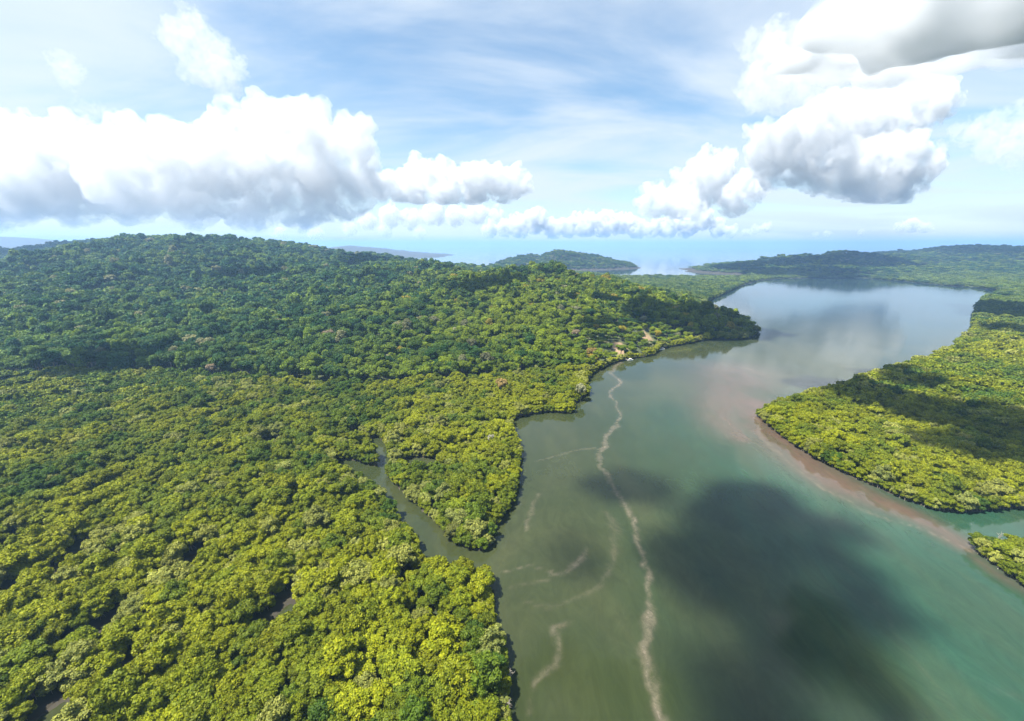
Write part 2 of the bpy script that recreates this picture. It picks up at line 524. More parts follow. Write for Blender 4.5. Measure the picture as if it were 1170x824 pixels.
def water_mat():
    m, N, L, out = new_mat('river_water')
    geo = N.new('ShaderNodeNewGeometry')
    pos = geo.outputs['Position']

    def noise(scale, detail=5, rough=0.6, dist=0.0, vec=None):
        n = N.new('ShaderNodeTexNoise')
        n.inputs['Scale'].default_value = scale; n.inputs['Detail'].default_value = detail
        n.inputs['Roughness'].default_value = rough; n.inputs['Distortion'].default_value = dist
        L.new(vec or pos, n.inputs['Vector'])
        return n.outputs['Fac']

    def attr(k):
        a = N.new('ShaderNodeAttribute'); a.attribute_name = k
        return a.outputs['Fac']

    def rng_(v, a, b, c=0.0, d=1.0):
        r = N.new('ShaderNodeMapRange'); r.interpolation_type = 'SMOOTHSTEP'
        for k, q in zip(('From Min', 'From Max', 'To Min', 'To Max'), (a, b, c, d)): r.inputs[k].default_value = q
        L.new(v, r.inputs['Value'])
        return r.outputs[0]

    def mth(op, a, b):
        q = N.new('ShaderNodeMath'); q.operation = op
        for i, v in enumerate((a, b)):
            if isinstance(v, float): q.inputs[i].default_value = v
            else: L.new(v, q.inputs[i])
        return q.outputs[0]

    def mix(f, a, b):
        q = N.new('ShaderNodeMix'); q.data_type = 'RGBA'
        L.new(f, q.inputs['Factor'])
        for k, v in (('A', a), ('B', b)):
            if isinstance(v, tuple): q.inputs[k].default_value = v
            else: L.new(v, q.inputs[k])
        return q.outputs['Result']

    mpn = N.new('ShaderNodeMapping'); mpn.inputs['Rotation'].default_value = (0, 0, R(-14)); mpn.inputs['Scale'].default_value = (1, 0.35, 1)
    L.new(pos, mpn.inputs['Vector'])
    big = noise(0.016, 5, 0.55, 1.2, mpn.outputs[0])
    base = mix(rng_(big, 0.35, 0.68), (0.021, 0.029, 0.011, 1), (0.037, 0.042, 0.017, 1))
    tl = mth('MULTIPLY', attr('teal'), rng_(noise(0.02, 5, 0.6, 1.5, mpn.outputs[0]), 0.25, 0.65, 0.45, 1.0))
    base = mix(tl, base, (0.014, 0.046, 0.028, 1))
    rd = mth('MULTIPLY', attr('silt'), rng_(noise(0.045, 6, 0.65, 1.6, mpn.outputs[0]), 0.25, 0.7, 0.5, 1.0))
    base = mix(mth('MULTIPLY', rd, 0.9), base, (0.074, 0.049, 0.037, 1))
    sed = mth('MULTIPLY', attr('sediment'), rng_(mth('ADD', mth('MULTIPLY', noise(0.07, 5, 0.62, 1.5), 0.55), mth('MULTIPLY', noise(0.6, 6, 0.78, 0.8), 0.45)), 0.30, 0.66, 0.25, 1.2))
    sed = rng_(sed, 0.0, 1.3)
    base = mix(mth('MULTIPLY', sed, 0.85), base, (0.110, 0.094, 0.070, 1))
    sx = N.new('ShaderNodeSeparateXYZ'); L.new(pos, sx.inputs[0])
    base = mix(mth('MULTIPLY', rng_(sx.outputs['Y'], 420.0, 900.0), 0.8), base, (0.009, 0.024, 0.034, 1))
    # fine drifting silt: streaks along the current
    mps = N.new('ShaderNodeMapping'); mps.inputs['Rotation'].default_value = (0, 0, R(-12)); mps.inputs['Scale'].default_value = (1, 0.42, 1)
    L.new(pos, mps.inputs['Vector'])
    stv = rng_(noise(0.11, 8, 0.72, 2.6, mps.outputs[0]), 0.30, 0.74, 0.88, 1.15)
    vs = N.new('ShaderNodeVectorMath'); vs.operation = 'SCALE'
    L.new(base, vs.inputs[0]); L.new(stv, vs.inputs['Scale'])
    base = vs.outputs[0]
    b = N.new('ShaderNodeBsdfPrincipled')
    L.new(base, b.inputs['Base Color'])
    b.inputs['IOR'].default_value = 1.333
    L.new(rng_(sed, 0.0, 1.0, 0.06, 0.3), b.inputs['Roughness'])
    # wind ripples and a long low swell
    mp2 = N.new('ShaderNodeMapping'); mp2.inputs['Rotation'].default_value = (0, 0, R(24)); mp2.inputs['Scale'].default_value = (1.0, 0.25, 1)
    L.new(pos, mp2.inputs['Vector'])
    r1 = noise(0.85, 3, 0.55, 0.3, mp2.outputs[0])
    r2 = noise(0.06, 3, 0.5)
    r3 = noise(2.6, 3, 0.6, 0.4, mp2.outputs[0])
    hgt = mth('ADD', mth('MULTIPLY', r3, 0.16), mth('ADD', mth('MULTIPLY', r1, rng_(noise(0.012, 3), 0.4, 0.7, 0.05, 0.55)), mth('MULTIPLY', r2, 0.9)))
    bp = N.new('ShaderNodeBump'); bp.inputs['Strength'].default_value = 0.085; bp.inputs['Distance'].default_value = 0.6
    L.new(hgt, bp.inputs['Height']); L.new(bp.outputs[0], b.inputs['Normal'])
    L.new(b.outputs[0], out.inputs['Surface'])
    return m


xs = graded(-40000, 40000, [(-40000, 9000), (-3000, 700), (-500, 60), (-130, 6), (-30, 1.7), (150, 1.7), (260, 4), (600, 40), (3000, 700), (40000, 9000)])
ys = graded(-6000, 42000, [(-6000, 2000), (-200, 100), (40, 8), (75, 1.6), (330, 1.8), (420, 4), (800, 40), (4000, 900), (42000, 9000)])
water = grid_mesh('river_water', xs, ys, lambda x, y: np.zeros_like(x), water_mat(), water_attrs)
water['kind'] = 'structure'

# ------------------------------------------------------------------ trees: crown and trunk forms
def ico(sub):
    bm = bmesh.new(); bmesh.ops.create_icosphere(bm, subdivisions=sub, radius=1.0)
    v = np.array([p.co[:] for p in bm.verts]); f = np.array([[q.index for q in p.verts] for p in bm.faces]); bm.free()
    return v, f


ICO1, ICO2 = ico(1), ico(2)


def crown_arrays(r, lobes, n_leaf, leaf, seed, core=True, flat=0.75, cover=1.0):
    """A crown of unit-less metres: lobes = [(x, y, z, radius)], leaves as small bent faces spread over and through the lobes."""
    g = np.random.default_rng(seed)
    V, F, T = [], [], []
    nv = 0
    lob = np.array(lobes)
    if core:
        for (x, y, z, rr) in lob:
            v, f = ICO1
            p = v * rr * 0.80 * (1 + 0.25 * g.standard_normal((len(v), 1)) * 0.6)
            p[:, 2] *= flat
            p = p + (x, y, z)
            V.append(p); F.append(f + nv); T.append(np.full(len(f), 0.12)); nv += len(p)
    wts = lob[:, 3] ** 2
    cnt = g.multinomial(n_leaf, wts / wts.sum())
    for (x, y, z, rr), n in zip(lob, cnt):
        d = g.standard_normal((n * 2, 3)); d /= np.linalg.norm(d, axis=1)[:, None]
        d = d[d[:, 2] > -0.55][:n]
        n = len(d)
        rad = rr * (0.84 + 0.24 * g.random(n) ** 0.8)
        c = d * rad[:, None]; c[:, 2] *= flat; c += (x, y, z)
        nrm = d + 0.75 * g.standard_normal((n, 3)) + (0, 0, 0.35); nrm /= np.linalg.norm(nrm, axis=1)[:, None]
        t = np.cross(nrm, g.standard_normal((n, 3))); t /= np.linalg.norm(t, axis=1)[:, None]
        b = np.cross(nrm, t)
        s = leaf * (0.55 + 0.9 * g.random(n))[:, None]
        q = np.stack([c - t * s, c - b * s * 0.62 - nrm * s * 0.18, c + t * s, c + b * s * 0.62 - nrm * s * 0.18], 1).reshape(-1, 3)
        i = np.arange(n)[:, None] * 4 + nv
        f = np.concatenate([i + [[0, 1, 2]], i + [[0, 2, 3]]], 1).reshape(-1, 3)
        tone = g.random(n) * 0.75 + 0.25 * g.random()
        V.append(q); F.append(f); T.append(np.repeat(tone, 2)); nv += len(q)
    return np.concatenate(V), np.concatenate(F), np.concatenate(T)


def tube_arrays(paths):
    """Tapered limbs: each path is [(x, y, z, radius)]."""
    V, F = [], []
    nv = 0
    k = 5
    for P in paths:
        P = np.array(P, float)
        for i, p in enumerate(P):
            d = P[min(i + 1, len(P) - 1), :3] - P[max(i - 1, 0), :3]
            d = d / (np.linalg.norm(d) + 1e-9)
            a = np.cross(d, (0.31, 0.92, 0.17)); a /= np.linalg.norm(a) + 1e-9
            b = np.cross(d, a)
            th = np.arange(k) * 2 * math.pi / k
            V.append(p[:3] + p[3] * (np.cos(th)[:, None] * a + np.sin(th)[:, None] * b))
            if i:
                for j in range(k):
                    j2 = (j + 1) % k
                    A, B, Cc, D = nv - k + j, nv - k + j2, nv + j2, nv + j
                    F += [(A, B, Cc), (A, Cc, D)]
            nv += k
    return np.concatenate(V), np.array(F)


def mangrove_form(seed, leaves, leaf):
    g = np.random.default_rng(seed)
    h = 5.2; lobes = []
    n = g.integers(17, 23)
    for i in range(n):
        a = i * 2.4 + g.random(); rr = 3.1 * math.sqrt((i + 0.3) / n) * (0.85 + 0.3 * g.random())
        z = h + 1.25 * (1 - (rr / 3.4) ** 2) + 0.55 * g.standard_normal()
        lobes.append((rr * math.cos(a), rr * math.sin(a), z, 0.62 + 0.62 * g.random()))
    for i in range(5):
        a = g.random() * 6.28; lobes.append((2.5 * math.cos(a), 2.5 * math.sin(a), h - 1.7 - 0.9 * g.random(), 1.3))
    lobes.append((0, 0, h - 0.8, 2.3))
    cr = crown_arrays(4, lobes, leaves, leaf, seed + 1, flat=0.85)
    limbs = [[(0, 0, -0.3, 0.26), (0.15, 0.1, 2.6, 0.2), (0.1, -0.2, 5.0, 0.13)]]
    for i in range(6):
        a = i * 1.05 + g.random() * 0.6
        limbs.append([(1.7 * math.cos(a), 1.7 * math.sin(a), -0.4, 0.06), (1.2 * math.cos(a), 1.2 * math.sin(a), 0.9, 0.07), (0.12 * math.cos(a), 0.12 * math.sin(a), 1.9, 0.09)])
        if i < 4:
            limbs.append([(0.1, 0, 2.3, 0.13), (1.0 * math.cos(a), 1.0 * math.sin(a), 4.0, 0.09), (2.2 * math.cos(a), 2.2 * math.sin(a), 5.2, 0.05)])
    return cr, tube_arrays(limbs)


def rainforest_form(seed, leaves, leaf, kind=0):
    g = np.random.default_rng(seed)
    lobes = []
    if kind == 2:                         # tall narrow crown
        for i in range(11):
            t = i / 10; rr = 2.3 * math.sin(0.5 + 2.4 * t) * (0.7 + 0.5 * g.random()); a = i * 2.4
            lobes.append((rr * math.cos(a), rr * math.sin(a), 7 + 9 * t, 1.9 + 0.9 * g.random()))
    else:
        n = 16 if kind == 0 else 19
        for i in range(n):
            a = i * 2.4 + g.random(); rr = 4.2 * math.sqrt((i + 0.2) / n)
            z = 12.2 + 2.6 * (1 - (rr / 4.4) ** 2) * (1.0 if kind == 0 else 0.55) + 0.8 * g.standard_normal()
            lobes.append((rr * math.cos(a), rr * math.sin(a), z, 1.1 + 1.0 * g.random()))
        lobes.append((0, 0, 10.8, 3.3))
    cr = crown_arrays(5, lobes, leaves, leaf, seed + 1, flat=0.88 if kind != 1 else 0.7)
    limbs = [[(0, 0, -0.6, 0.45), (0.2, 0.1, 5, 0.32), (0.1, -0.2, 11, 0.2)]]
    for i in range(4):
        a = i * 1.6 + g.random()
        limbs.append([(0.1, 0, 7.5, 0.2), (1.6 * math.cos(a), 1.6 * math.sin(a), 10, 0.13), (2.8 * math.cos(a), 2.8 * math.sin(a), 12, 0.06)])
    return cr, tube_arrays(limbs)


def crown_mesh(name, cr):
    me = np_mesh(name, cr[0], cr[1])
    a = me.attributes.new('leaf_tone', 'FLOAT', 'FACE'); a.data.foreach_set('value', cr[2].astype(np.float32))
    me.materials.append(M_LEAF)
    return me


def trunk_mesh(name, tb, mat):
    me = np_mesh(name, tb[0], tb[1])
    me.materials.append(mat)
    return me


def joined_mesh(name, cr, tb):
    V = np.concatenate([cr[0], tb[0]]); F = np.concatenate([cr[1], tb[1] + len(cr[0])])
    me = np_mesh(name, V, F)
    a = me.attributes.new('leaf_tone', 'FLOAT', 'FACE'); a.data.foreach_set('value', np.concatenate([cr[2], np.zeros(len(tb[1]))]).astype(np.float32))
    me.materials.append(M_LEAF); me.materials.append(M_TRUNK)
    me.polygons.foreach_set('material_index', np.concatenate([np.zeros(len(cr[1])), np.ones(len(tb[1]))]).astype(np.int32))
    return me


MG = [mangrove_form(100 + i, 3600, 0.275) for i in range(7)]
MG_FAR = [mangrove_form(100 + i, 700, 0.62) for i in range(5)]
RF = [rainforest_form(300 + i, 2200, 0.50, (0, 1, 2, 0, 0, 1)[i]) for i in range(6)]
RF_FAR = [rainforest_form(300 + i, 420, 1.05, (0, 1, 2, 0, 0)[i]) for i in range(5)]
MG_C = [crown_mesh('mangrove_crown', c) for c, t in MG]; MG_T = [trunk_mesh('mangrove_trunk', t, M_TRUNK) for c, t in MG]
RF_C = [crown_mesh('rainforest_crown', c) for c, t in RF]; RF_T = [trunk_mesh('rainforest_trunk', t, M_TRUNK) for c, t in RF]

# ------------------------------------------------------------------ where the trees stand
AZ_LIM = R(54)


def jitter_grid(x0, x1, y0, y1, sp, seed):
    g = np.random.default_rng(seed)
    nx = int((x1 - x0) / sp); ny = int((y1 - y0) / (sp * 0.87))
    X, Y = np.meshgrid(np.arange(nx), np.arange(ny))
    X = (X + 0.5 * (Y % 2)) * sp + x0 + (g.random(X.shape) - 0.5) * sp * 0.62
    Y = Y * sp * 0.87 + y0 + (g.random(Y.shape) - 0.5) * sp * 0.62
    return X.ravel(), Y.ravel()


def visible(x, y, margin=40):
    r = np.hypot(x, y)
    px, py, dep = to_px(np.stack([x, y, np.full_like(x, 12.0)], 1))
    return (dep > 5) & (px > -70) & (px < W0 + 70) & (py < H0 + 90)


WOOD_FOOT = plan([(-200, 512), (0, 505), (120, 500), (230, 490), (330, 482), (400, 478), (470, 470), (520, 459), (580, 450), (640, 439), (672, 432), (740, 408), (800, 391), (870, 378)])
P_WOOD = WOOD_FOOT + [(330.0, 760.0), (250.0, 1000.0), (200.0, 1500.0), (0.0, 2300.0), (-5000.0, 4000.0), (-5000.0, 300.0)]


def scatter(x0, x1, y0, y1, r0, r1, sp_m, sp_r, scale, seed):
    """Mangrove on the flats and rainforest on the slopes between the distances r0 and r1."""
    res = []
    for kind, sp in (('m', sp_m), ('r', sp_r)):
        x, y = jitter_grid(x0, x1, y0, y1, sp, seed + (kind == 'r'))
        r = np.hypot(x, y)
        k = (r >= r0) & (r < r1) & visible(x, y)
        x, y = x[k], y[k]
        z, s, h = terrain(x, y, True)
        foot = sdist(x, y, P_WOOD) + 80 * (fbm(x / 45, y / 45, 12, 4) - 0.5)
        slope = (foot > 0) & (h > 1.5) | (h > 14)
        inset = (2.4 if kind == 'm' else 6.0) * min(scale, 1.6)
        ok = (s > inset) | ((z > 6) & (y > coast_y(x)))
        ok &= bare_at(x, y) < 0.25
        ok &= (slope if kind == 'r' else ~slope)
        g = np.random.default_rng(seed + 5)
        ok &= g.random(len(x)) > 0.035
        x, y, z, s, h = x[ok], y[ok], z[ok], s[ok], h[ok]
        res.append((x, y, z, s, h))
    return res


bands = [   # x0, x1, y0, y1, r0, r1, mangrove spacing, rainforest spacing, scale
    (-640, 640, 20, 480, 0, 480, 5.1, 7.6, 1.0),
    (-1000, 1000, 20, 830, 480, 830, 6.0, 8.4, 1.12),
    (-1800, 1900, 50, 1500, 830, 1500, 8.2, 9.8, 1.32),
    (-3300, 3400, 300, 2750, 1500, 2700, 12, 12.5, 1.85),
    (-700, 3900, 1700, 3000, 2700, 3900, 16.0, 16.0, 2.2),
]
mang, rain = [], []
for bi, b in enumerate(bands):
    m_, r_ = scatter(*b, seed=1000 + 10 * bi)
    for lst, (x, y, z, s, h) in ((mang, m_), (rain, r_)):
        lst.append(np.stack([x, y, z, s, h, np.full(len(x), b[8])], 1))
# the outermost row leans over the water all along the banks
for poly, a, b in ((P_RIVER, 0, len(P_RIVER)), (P_ISLET, 0, len(P_ISLET)), (P_SIDE, 0, len(P_SIDE)), (P_SIDE2, 0, len(P_SIDE2))):
    pts = []
    gs = np.random.default_rng(5)
    for i in range(len(poly)):
        p, q = np.array(poly[i]), np.array(poly[(i + 1) % len(poly)])
        L_ = np.linalg.norm(q - p); n_ = np.array([-(q - p)[1], (q - p)[0]]) / (L_ + 1e-9)
        u = 0.0
        while u < L_:
            c = p + (q - p) * u / L_
            sp = 3.4 * (1 + max(0, np.linalg.norm(c) - 300) / 420)
            for sg in (1, -1):
                pts.append((*(c + sg * n_ * (0.7 + 0.6 * gs.random())), sp / 3.4))
            u += sp * (0.75 + 0.5 * gs.random())
    pts = np.array(pts)
    z, sd0, hh = terrain(pts[:, 0], pts[:, 1], True)
    k = (sd0 > 0.3) & visible(pts[:, 0], pts[:, 1]) & (np.hypot(pts[:, 0], pts[:, 1]) < 1500)
    mang.append(np.stack([pts[k, 0], pts[k, 1], np.maximum(z[k], 0.1), sd0[k], hh[k], np.minimum(0.85 * pts[k, 2] ** 0.5, 1.3)], 1))
mang = np.concatenate(mang); rain = np.concatenate(rain)


def mang_tint(x, y, s, g):
    n = fbm(x / 34, y / 34, 61, 3); n2 = fbm(x / 140, y / 140, 71, 3)
    u = np.clip(0.48 + 0.22 * sstep(-260, 0, x - 0.25 * (y - 100)) + 1.6 * (n - 0.5) + 1.2 * (n2 - 0.5) + 0.22 * g.standard_normal(len(x)), 0, 1)[:, None]
    dark = np.array([0.046, 0.090, 0.008]); lime = np.array([0.176, 0.199, 0.006])
    t = dark * (1 - u) + lime * u
    pale = (g.random(len(x)) < 0.07 + 0.16 * (s < 7))[:, None]
    t = np.where(pale, t * 0.45 + np.array([0.21, 0.22, 0.065]) * 0.6, t)
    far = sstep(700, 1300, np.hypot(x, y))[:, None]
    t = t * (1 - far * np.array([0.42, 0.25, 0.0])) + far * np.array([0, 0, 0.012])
    return t * (1 + 0.12 * g.standard_normal((len(x), 1)))


def rain_tint(x, y, h, g):
    n = fbm(x / 60, y / 60, 81, 3)
    dist = np.hypot(x, y)
    yel = sstep(-260, 60, x + 0.15 * (y - 400)) * (1 - sstep(650, 1000, dist)) * (1 - 0.6 * sstep(40, 80, h))
    u = np.clip(0.22 + 1.3 * (n - 0.5) + 0.62 * yel + 0.36 * g.standard_normal(len(x)), 0, 1)[:, None]
    dark = np.array([0.027, 0.070, 0.011]); light = np.array([0.135, 0.182, 0.008])
    west = (1 - sstep(-420, 60, x))[:, None]  # bluish haze over the western slopes, put into the leaf tint
    t = dark * (1 - u) + light * u
    t = t * (1 - west * np.array([0.16, 0.04, 0.0])) + west * np.array([0.0, 0.004, 0.014])
    rare = g.random(len(x))[:, None]
    t = np.where(rare < 0.022, np.array([0.16, 0.17, 0.085]), t)
    t = np.where((rare > 0.975) & (yel[:, None] > 0.35), np.array([0.22, 0.19, 0.02]), t)
    return t * (1 + 0.14 * g.standard_normal((len(x), 1)))


gt = np.random.default_rng(77)
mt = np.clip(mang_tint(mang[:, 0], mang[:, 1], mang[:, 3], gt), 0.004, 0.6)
rt = np.clip(rain_tint(rain[:, 0], rain[:, 1], rain[:, 4], gt), 0.004, 0.6)


def sizes(n, g, sc, var=0.24):
    s = sc * np.exp(var * np.clip(g.standard_normal(n), -2.0, 1.5))
    return np.stack([s * (0.92 + 0.2 * g.random(n)), s * (0.92 + 0.2 * g.random(n)), s * (0.85 + 0.35 * g.random(n))], 1)


ms = sizes(len(mang), gt, 1.0) * mang[:, 5:6] * np.array([1, 1, 0.9])
rs_ = sizes(len(rain), gt, 1.0, 0.16) * rain[:, 5:6]
ms[:, 2] = np.where(mang[:, 5] > 1.3, ms[:, 2] / mang[:, 5] * 1.1, ms[:, 2])
emg = gt.random(len(rain)) < 0.035
rs_[emg] *= 1.28
rs_[:, 2] = np.where(rain[:, 5] > 1.3, rs_[:, 2] / rain[:, 5] * 1.25, rs_[:, 2])
# trees on the exposed shore are lower
scrub = np.ones(len(rain))
for c, r in CLEAR_W[:2]:
    dd = np.hypot(rain[:, 0] - c[0], rain[:, 1] - c[1])
    scrub = np.minimum(scrub, 0.42 + 0.58 * sstep(25, 110, dd))
scrub = np.minimum(scrub, 0.6 + 0.4 * sstep(6, 40, rain[:, 3]))
scrub = np.minimum(scrub, 0.58 + 0.42 * sstep(-10, 55, sdist(rain[:, 0], rain[:, 1], P_WOOD)))
rs_ *= np.stack([0.45 + 0.55 * scrub, 0.45 + 0.55 * scrub, scrub], 1)
low = np.clip(0.82 + mang[:, 3] * 0.03, 0.82, 1.0)
ms *= low[:, None]

def biggest(pts, siz, rad, hh, n):
    top = pts[:, :3] + np.array([0, 0, 1]) * (hh * siz[:, 2:3])
    px, py, dep = to_px(top)
    inside = (px > 4) & (px < W0 - 4) & (py > 4) & (py < H0 + 2)
    score = np.where(inside, rad * siz[:, 0] * F0 / np.maximum(dep, 1), 0)
    o = np.argsort(-score)[:n]
    keep = np.zeros(len(pts), bool); keep[o] = True
    return keep, px, py


m_keep, m_px, m_py = biggest(mang, ms, 3.7, 6.5, 298)
r_keep, r_px, r_py = biggest(rain, rs_, 4.8, 13, 298)


def tag(o, label=None, cat=None, group=None, kind=None):
    for k, v in (('label', label), ('category', cat), ('group', group), ('kind', kind)):
        if v: o[k] = v
    return o


def tree(name, crowns, trunks, i, loc, rot, scl, tint, label, cat, group):
    e = bpy.data.objects.new(name, None); COL.objects.link(e)
    e.empty_display_size = 1.0
    e.location = loc; e.rotation_euler = (0, 0, rot); e.scale = scl
    tag(e, label, cat, group)
    c = bpy.data.objects.new('crown', crowns[i]); COL.objects.link(c); c.parent = e
    c['tint'] = [float(v) for v in tint]
    t = bpy.data.objects.new('trunk', trunks[i]); COL.objects.link(t); t.parent = e
    return e


def hue_word(t, kinds):
    lum = 0.3 * t[0] + 0.6 * t[1] + 0.1 * t[2]
    if t[2] > 0.45 * t[1]: return 'pale grey-green'
    if t[0] > 1.05 * t[1]: return 'golden yellow'
    a, b = kinds
    if lum < a: return 'dark green'
    if lum < b: return 'olive green'
    return 'lime green'


P_SOUTH_EDGE = plan([(581, 824), (579, 790), (574, 760), (566, 720), (561, 690), (555, 660), (549, 641)])
P_CREEK = plan([(535, 634), (511, 633), (498, 627), (480, 625), (476, 611), (468, 592), (452, 578), (444, 561), (428, 545), (410, 535)])


def mang_zone(x, y, px, py):
    xa, ya = np.array([x]), np.array([y])
    if seg_dist(xa, ya, P_SOUTH_EDGE, False)[0][0] < 9: return 'leaning over the river edge below the creek mouth'
    if seg_dist(xa, ya, P_CREEK, False)[0][0] < 9: return 'on the west bank of the side creek'
    if px > 900: return 'on the small islet at the right edge' if py > 600 else 'on the far right-hand bank'
    if px > 430 and py < 640: return 'on the wooded point between creek and river'
    for k, (qx, qy, rx, ry) in enumerate(POOLS):
        c = G(qx, qy)
        if math.hypot(x - c[0], y - c[1]) < 11 and k < 6:
            return ('beside the wide brown pool at the left edge', 'beside the small muddy pool left of centre', 'beside the lower muddy pool', 'beside the pool in the bottom left corner', 'beside the narrow pool at the left edge', 'beside the dark gap amid the canopy')[k]
    row = 'bottom' if py > 760 else 'lower' if py > 700 else 'middle' if py > 630 else 'upper'
    colw = 'far left' if px < 120 else 'left' if px < 240 else 'centre' if px < 370 else 'riverward'
    return 'in the %s rows of the %s mangrove canopy' % (row, colw)


order = np.where(m_keep)[0]
med = np.median(ms[order, 0])
for n, i in enumerate(order):
    t = mt[i]
    sz = 'broad' if ms[i, 0] > med * 1.14 else 'small' if ms[i, 0] < med * 0.88 else 'rounded'
    lab = '%s %s mangrove tree %s' % (sz, hue_word(t, (0.075, 0.108)), mang_zone(mang[i, 0], mang[i, 1], m_px[i], m_py[i]))
    tree('mangrove_tree', MG_C, MG_T, int(gt.integers(len(MG_C))), mang[i, :3], gt.random() * 6.28, ms[i], t, lab, 'tree', 'mangrove trees on the river flats')
order = np.where(r_keep)[0]
med = np.median(rs_[order, 0])
for n, i in enumerate(order):
    t = rt[i]
    sz = 'broad' if rs_[i, 0] > med * 1.12 else 'slender' if rs_[i, 0] < med * 0.88 else 'rounded'
    zone = ('above the clearing by the jetty' if r_px[i] > 640 else 'above the small river cove' if r_px[i] > 560 else 'behind the wooded point' if r_px[i] > 430 else
            'on the slope above the creek head' if r_px[i] > 320 else 'on the lower slope left of the creek head' if r_px[i] > 180 else 'on the lower slope near the left edge')
    row = 'at the foot' if r_py[i] > 445 else 'low' if r_py[i] > 425 else 'higher'
    lab = '%s %s rainforest tree %s %s' % (sz, hue_word(t, (0.055, 0.090)), row, zone)
    tree('rainforest_tree', RF_C, RF_T, int(gt.integers(len(RF_C))), rain[i, :3], gt.random() * 6.28, rs_[i], t, lab, 'tree', 'rainforest trees on the hill foot')

# ------------------------------------------------------------------ the rest of the wood, one mass per kind
def form_collection(name, meshes):
    c = bpy.data.collections.new(name)
    for k, me in enumerate(meshes):
        o = bpy.data.objects.new('%s_form_%02d' % (name, k), me)
        c.objects.link(o)
    return c


def wood(name, pts, rot, scl, tint, idx, coll, label, cat):
    me = bpy.data.meshes.new(name)
    me.vertices.add(len(pts)); me.vertices.foreach_set('co', pts.astype(np.float32).ravel())
    for k, ty, v in (('rot', 'FLOAT', rot), ('form', 'INT', idx)):
        a = me.attributes.new(k, ty, 'POINT'); a.data.foreach_set('value', np.asarray(v, np.float32 if ty == 'FLOAT' else np.int32))
    a = me.attributes.new('siz', 'FLOAT_VECTOR', 'POINT'); a.data.foreach_set('vector', scl.astype(np.float32).ravel())
    a = me.attributes.new('tint', 'FLOAT_COLOR', 'POINT'); a.data.foreach_set('color', np.concatenate([tint, np.ones((len(tint), 1))], 1).astype(np.float32).ravel())
    me.materials.append(M_LEAF)
    o = bpy.data.objects.new(name, me); COL.objects.link(o)
    tag(o, label, cat, None, 'stuff')
    ng = bpy.data.node_groups.new(name, 'GeometryNodeTree')
    ng.interface.new_socket('Geometry', in_out='INPUT', socket_type='NodeSocketGeometry')
    ng.interface.new_socket('Geometry', in_out='OUTPUT', socket_type='NodeSocketGeometry')
    N, L = ng.nodes, ng.links
    gi = N.new('NodeGroupInput'); go = N.new('NodeGroupOutput')
    ci = N.new('GeometryNodeCollectionInfo'); ci.inputs['Collection'].default_value = coll
    ci.inputs['Separate Children'].default_value = True; ci.inputs['Reset Children'].default_value = True
    ip = N.new('GeometryNodeInstanceOnPoints'); ip.inputs['Pick Instance'].default_value = True

    def na(k, ty):
        q = N.new('GeometryNodeInputNamedAttribute'); q.data_type = ty; q.inputs['Name'].default_value = k
        return q.outputs['Attribute']
    cx = N.new('ShaderNodeCombineXYZ'); L.new(na('rot', 'FLOAT'), cx.inputs['Z'])
    er = N.new('FunctionNodeEulerToRotation'); L.new(cx.outputs[0], er.inputs[0])
    L.new(gi.outputs[0], ip.inputs['Points']); L.new(ci.outputs[0], ip.inputs['Instance'])
    L.new(na('form', 'INT'), ip.inputs['Instance Index']); L.new(er.outputs[0], ip.inputs['Rotation'])
    L.new(na('siz', 'FLOAT_VECTOR'), ip.inputs['Scale'])
    L.new(ip.outputs[0], go.inputs[0])
    md = o.modifiers.new('wood', 'NODES'); md.node_group = ng
    return o


cm = form_collection('mangrove', [joined_mesh('mangrove_form', *f) for f in MG] + [crown_mesh('mangrove_form', f[0]) for f in MG_FAR])
cr_ = form_collection('rainforest', [joined_mesh('rainforest_form', *f) for f in RF] + [crown_mesh('rainforest_form', f[0]) for f in RF_FAR])


def pick(pts, n_near, n_far, near_r):
    d = np.hypot(pts[:, 0], pts[:, 1])
    return np.where(d < near_r, gt.integers(0, n_near, len(pts)), n_near + gt.integers(0, n_far, len(pts)))


mk, rk = ~m_keep, ~r_keep
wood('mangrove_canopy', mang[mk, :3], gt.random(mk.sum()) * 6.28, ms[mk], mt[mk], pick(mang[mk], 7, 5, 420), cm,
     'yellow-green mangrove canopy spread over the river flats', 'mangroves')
wood('rainforest_canopy', rain[rk, :3], gt.random(rk.sum()) * 6.28, rs_[rk], rt[rk], pick(rain[rk], 6, 5, 620), cr_,
     'dense dark green rainforest covering the hills', 'rainforest')
print('TREES', len(mang), len(rain))

# ------------------------------------------------------------------ single trees that stand out
def blossom_tree(px, py, tint, scl, label, cat='tree', group=None, form=0, lift=12):
    p = hit(px, py, lift)
    return tree('flowering_tree' if tint[0] > tint[1] else 'pale_tree', RF_C, RF_T, form, p, px * 0.37 % 6.28, scl, tint, label, cat, group)


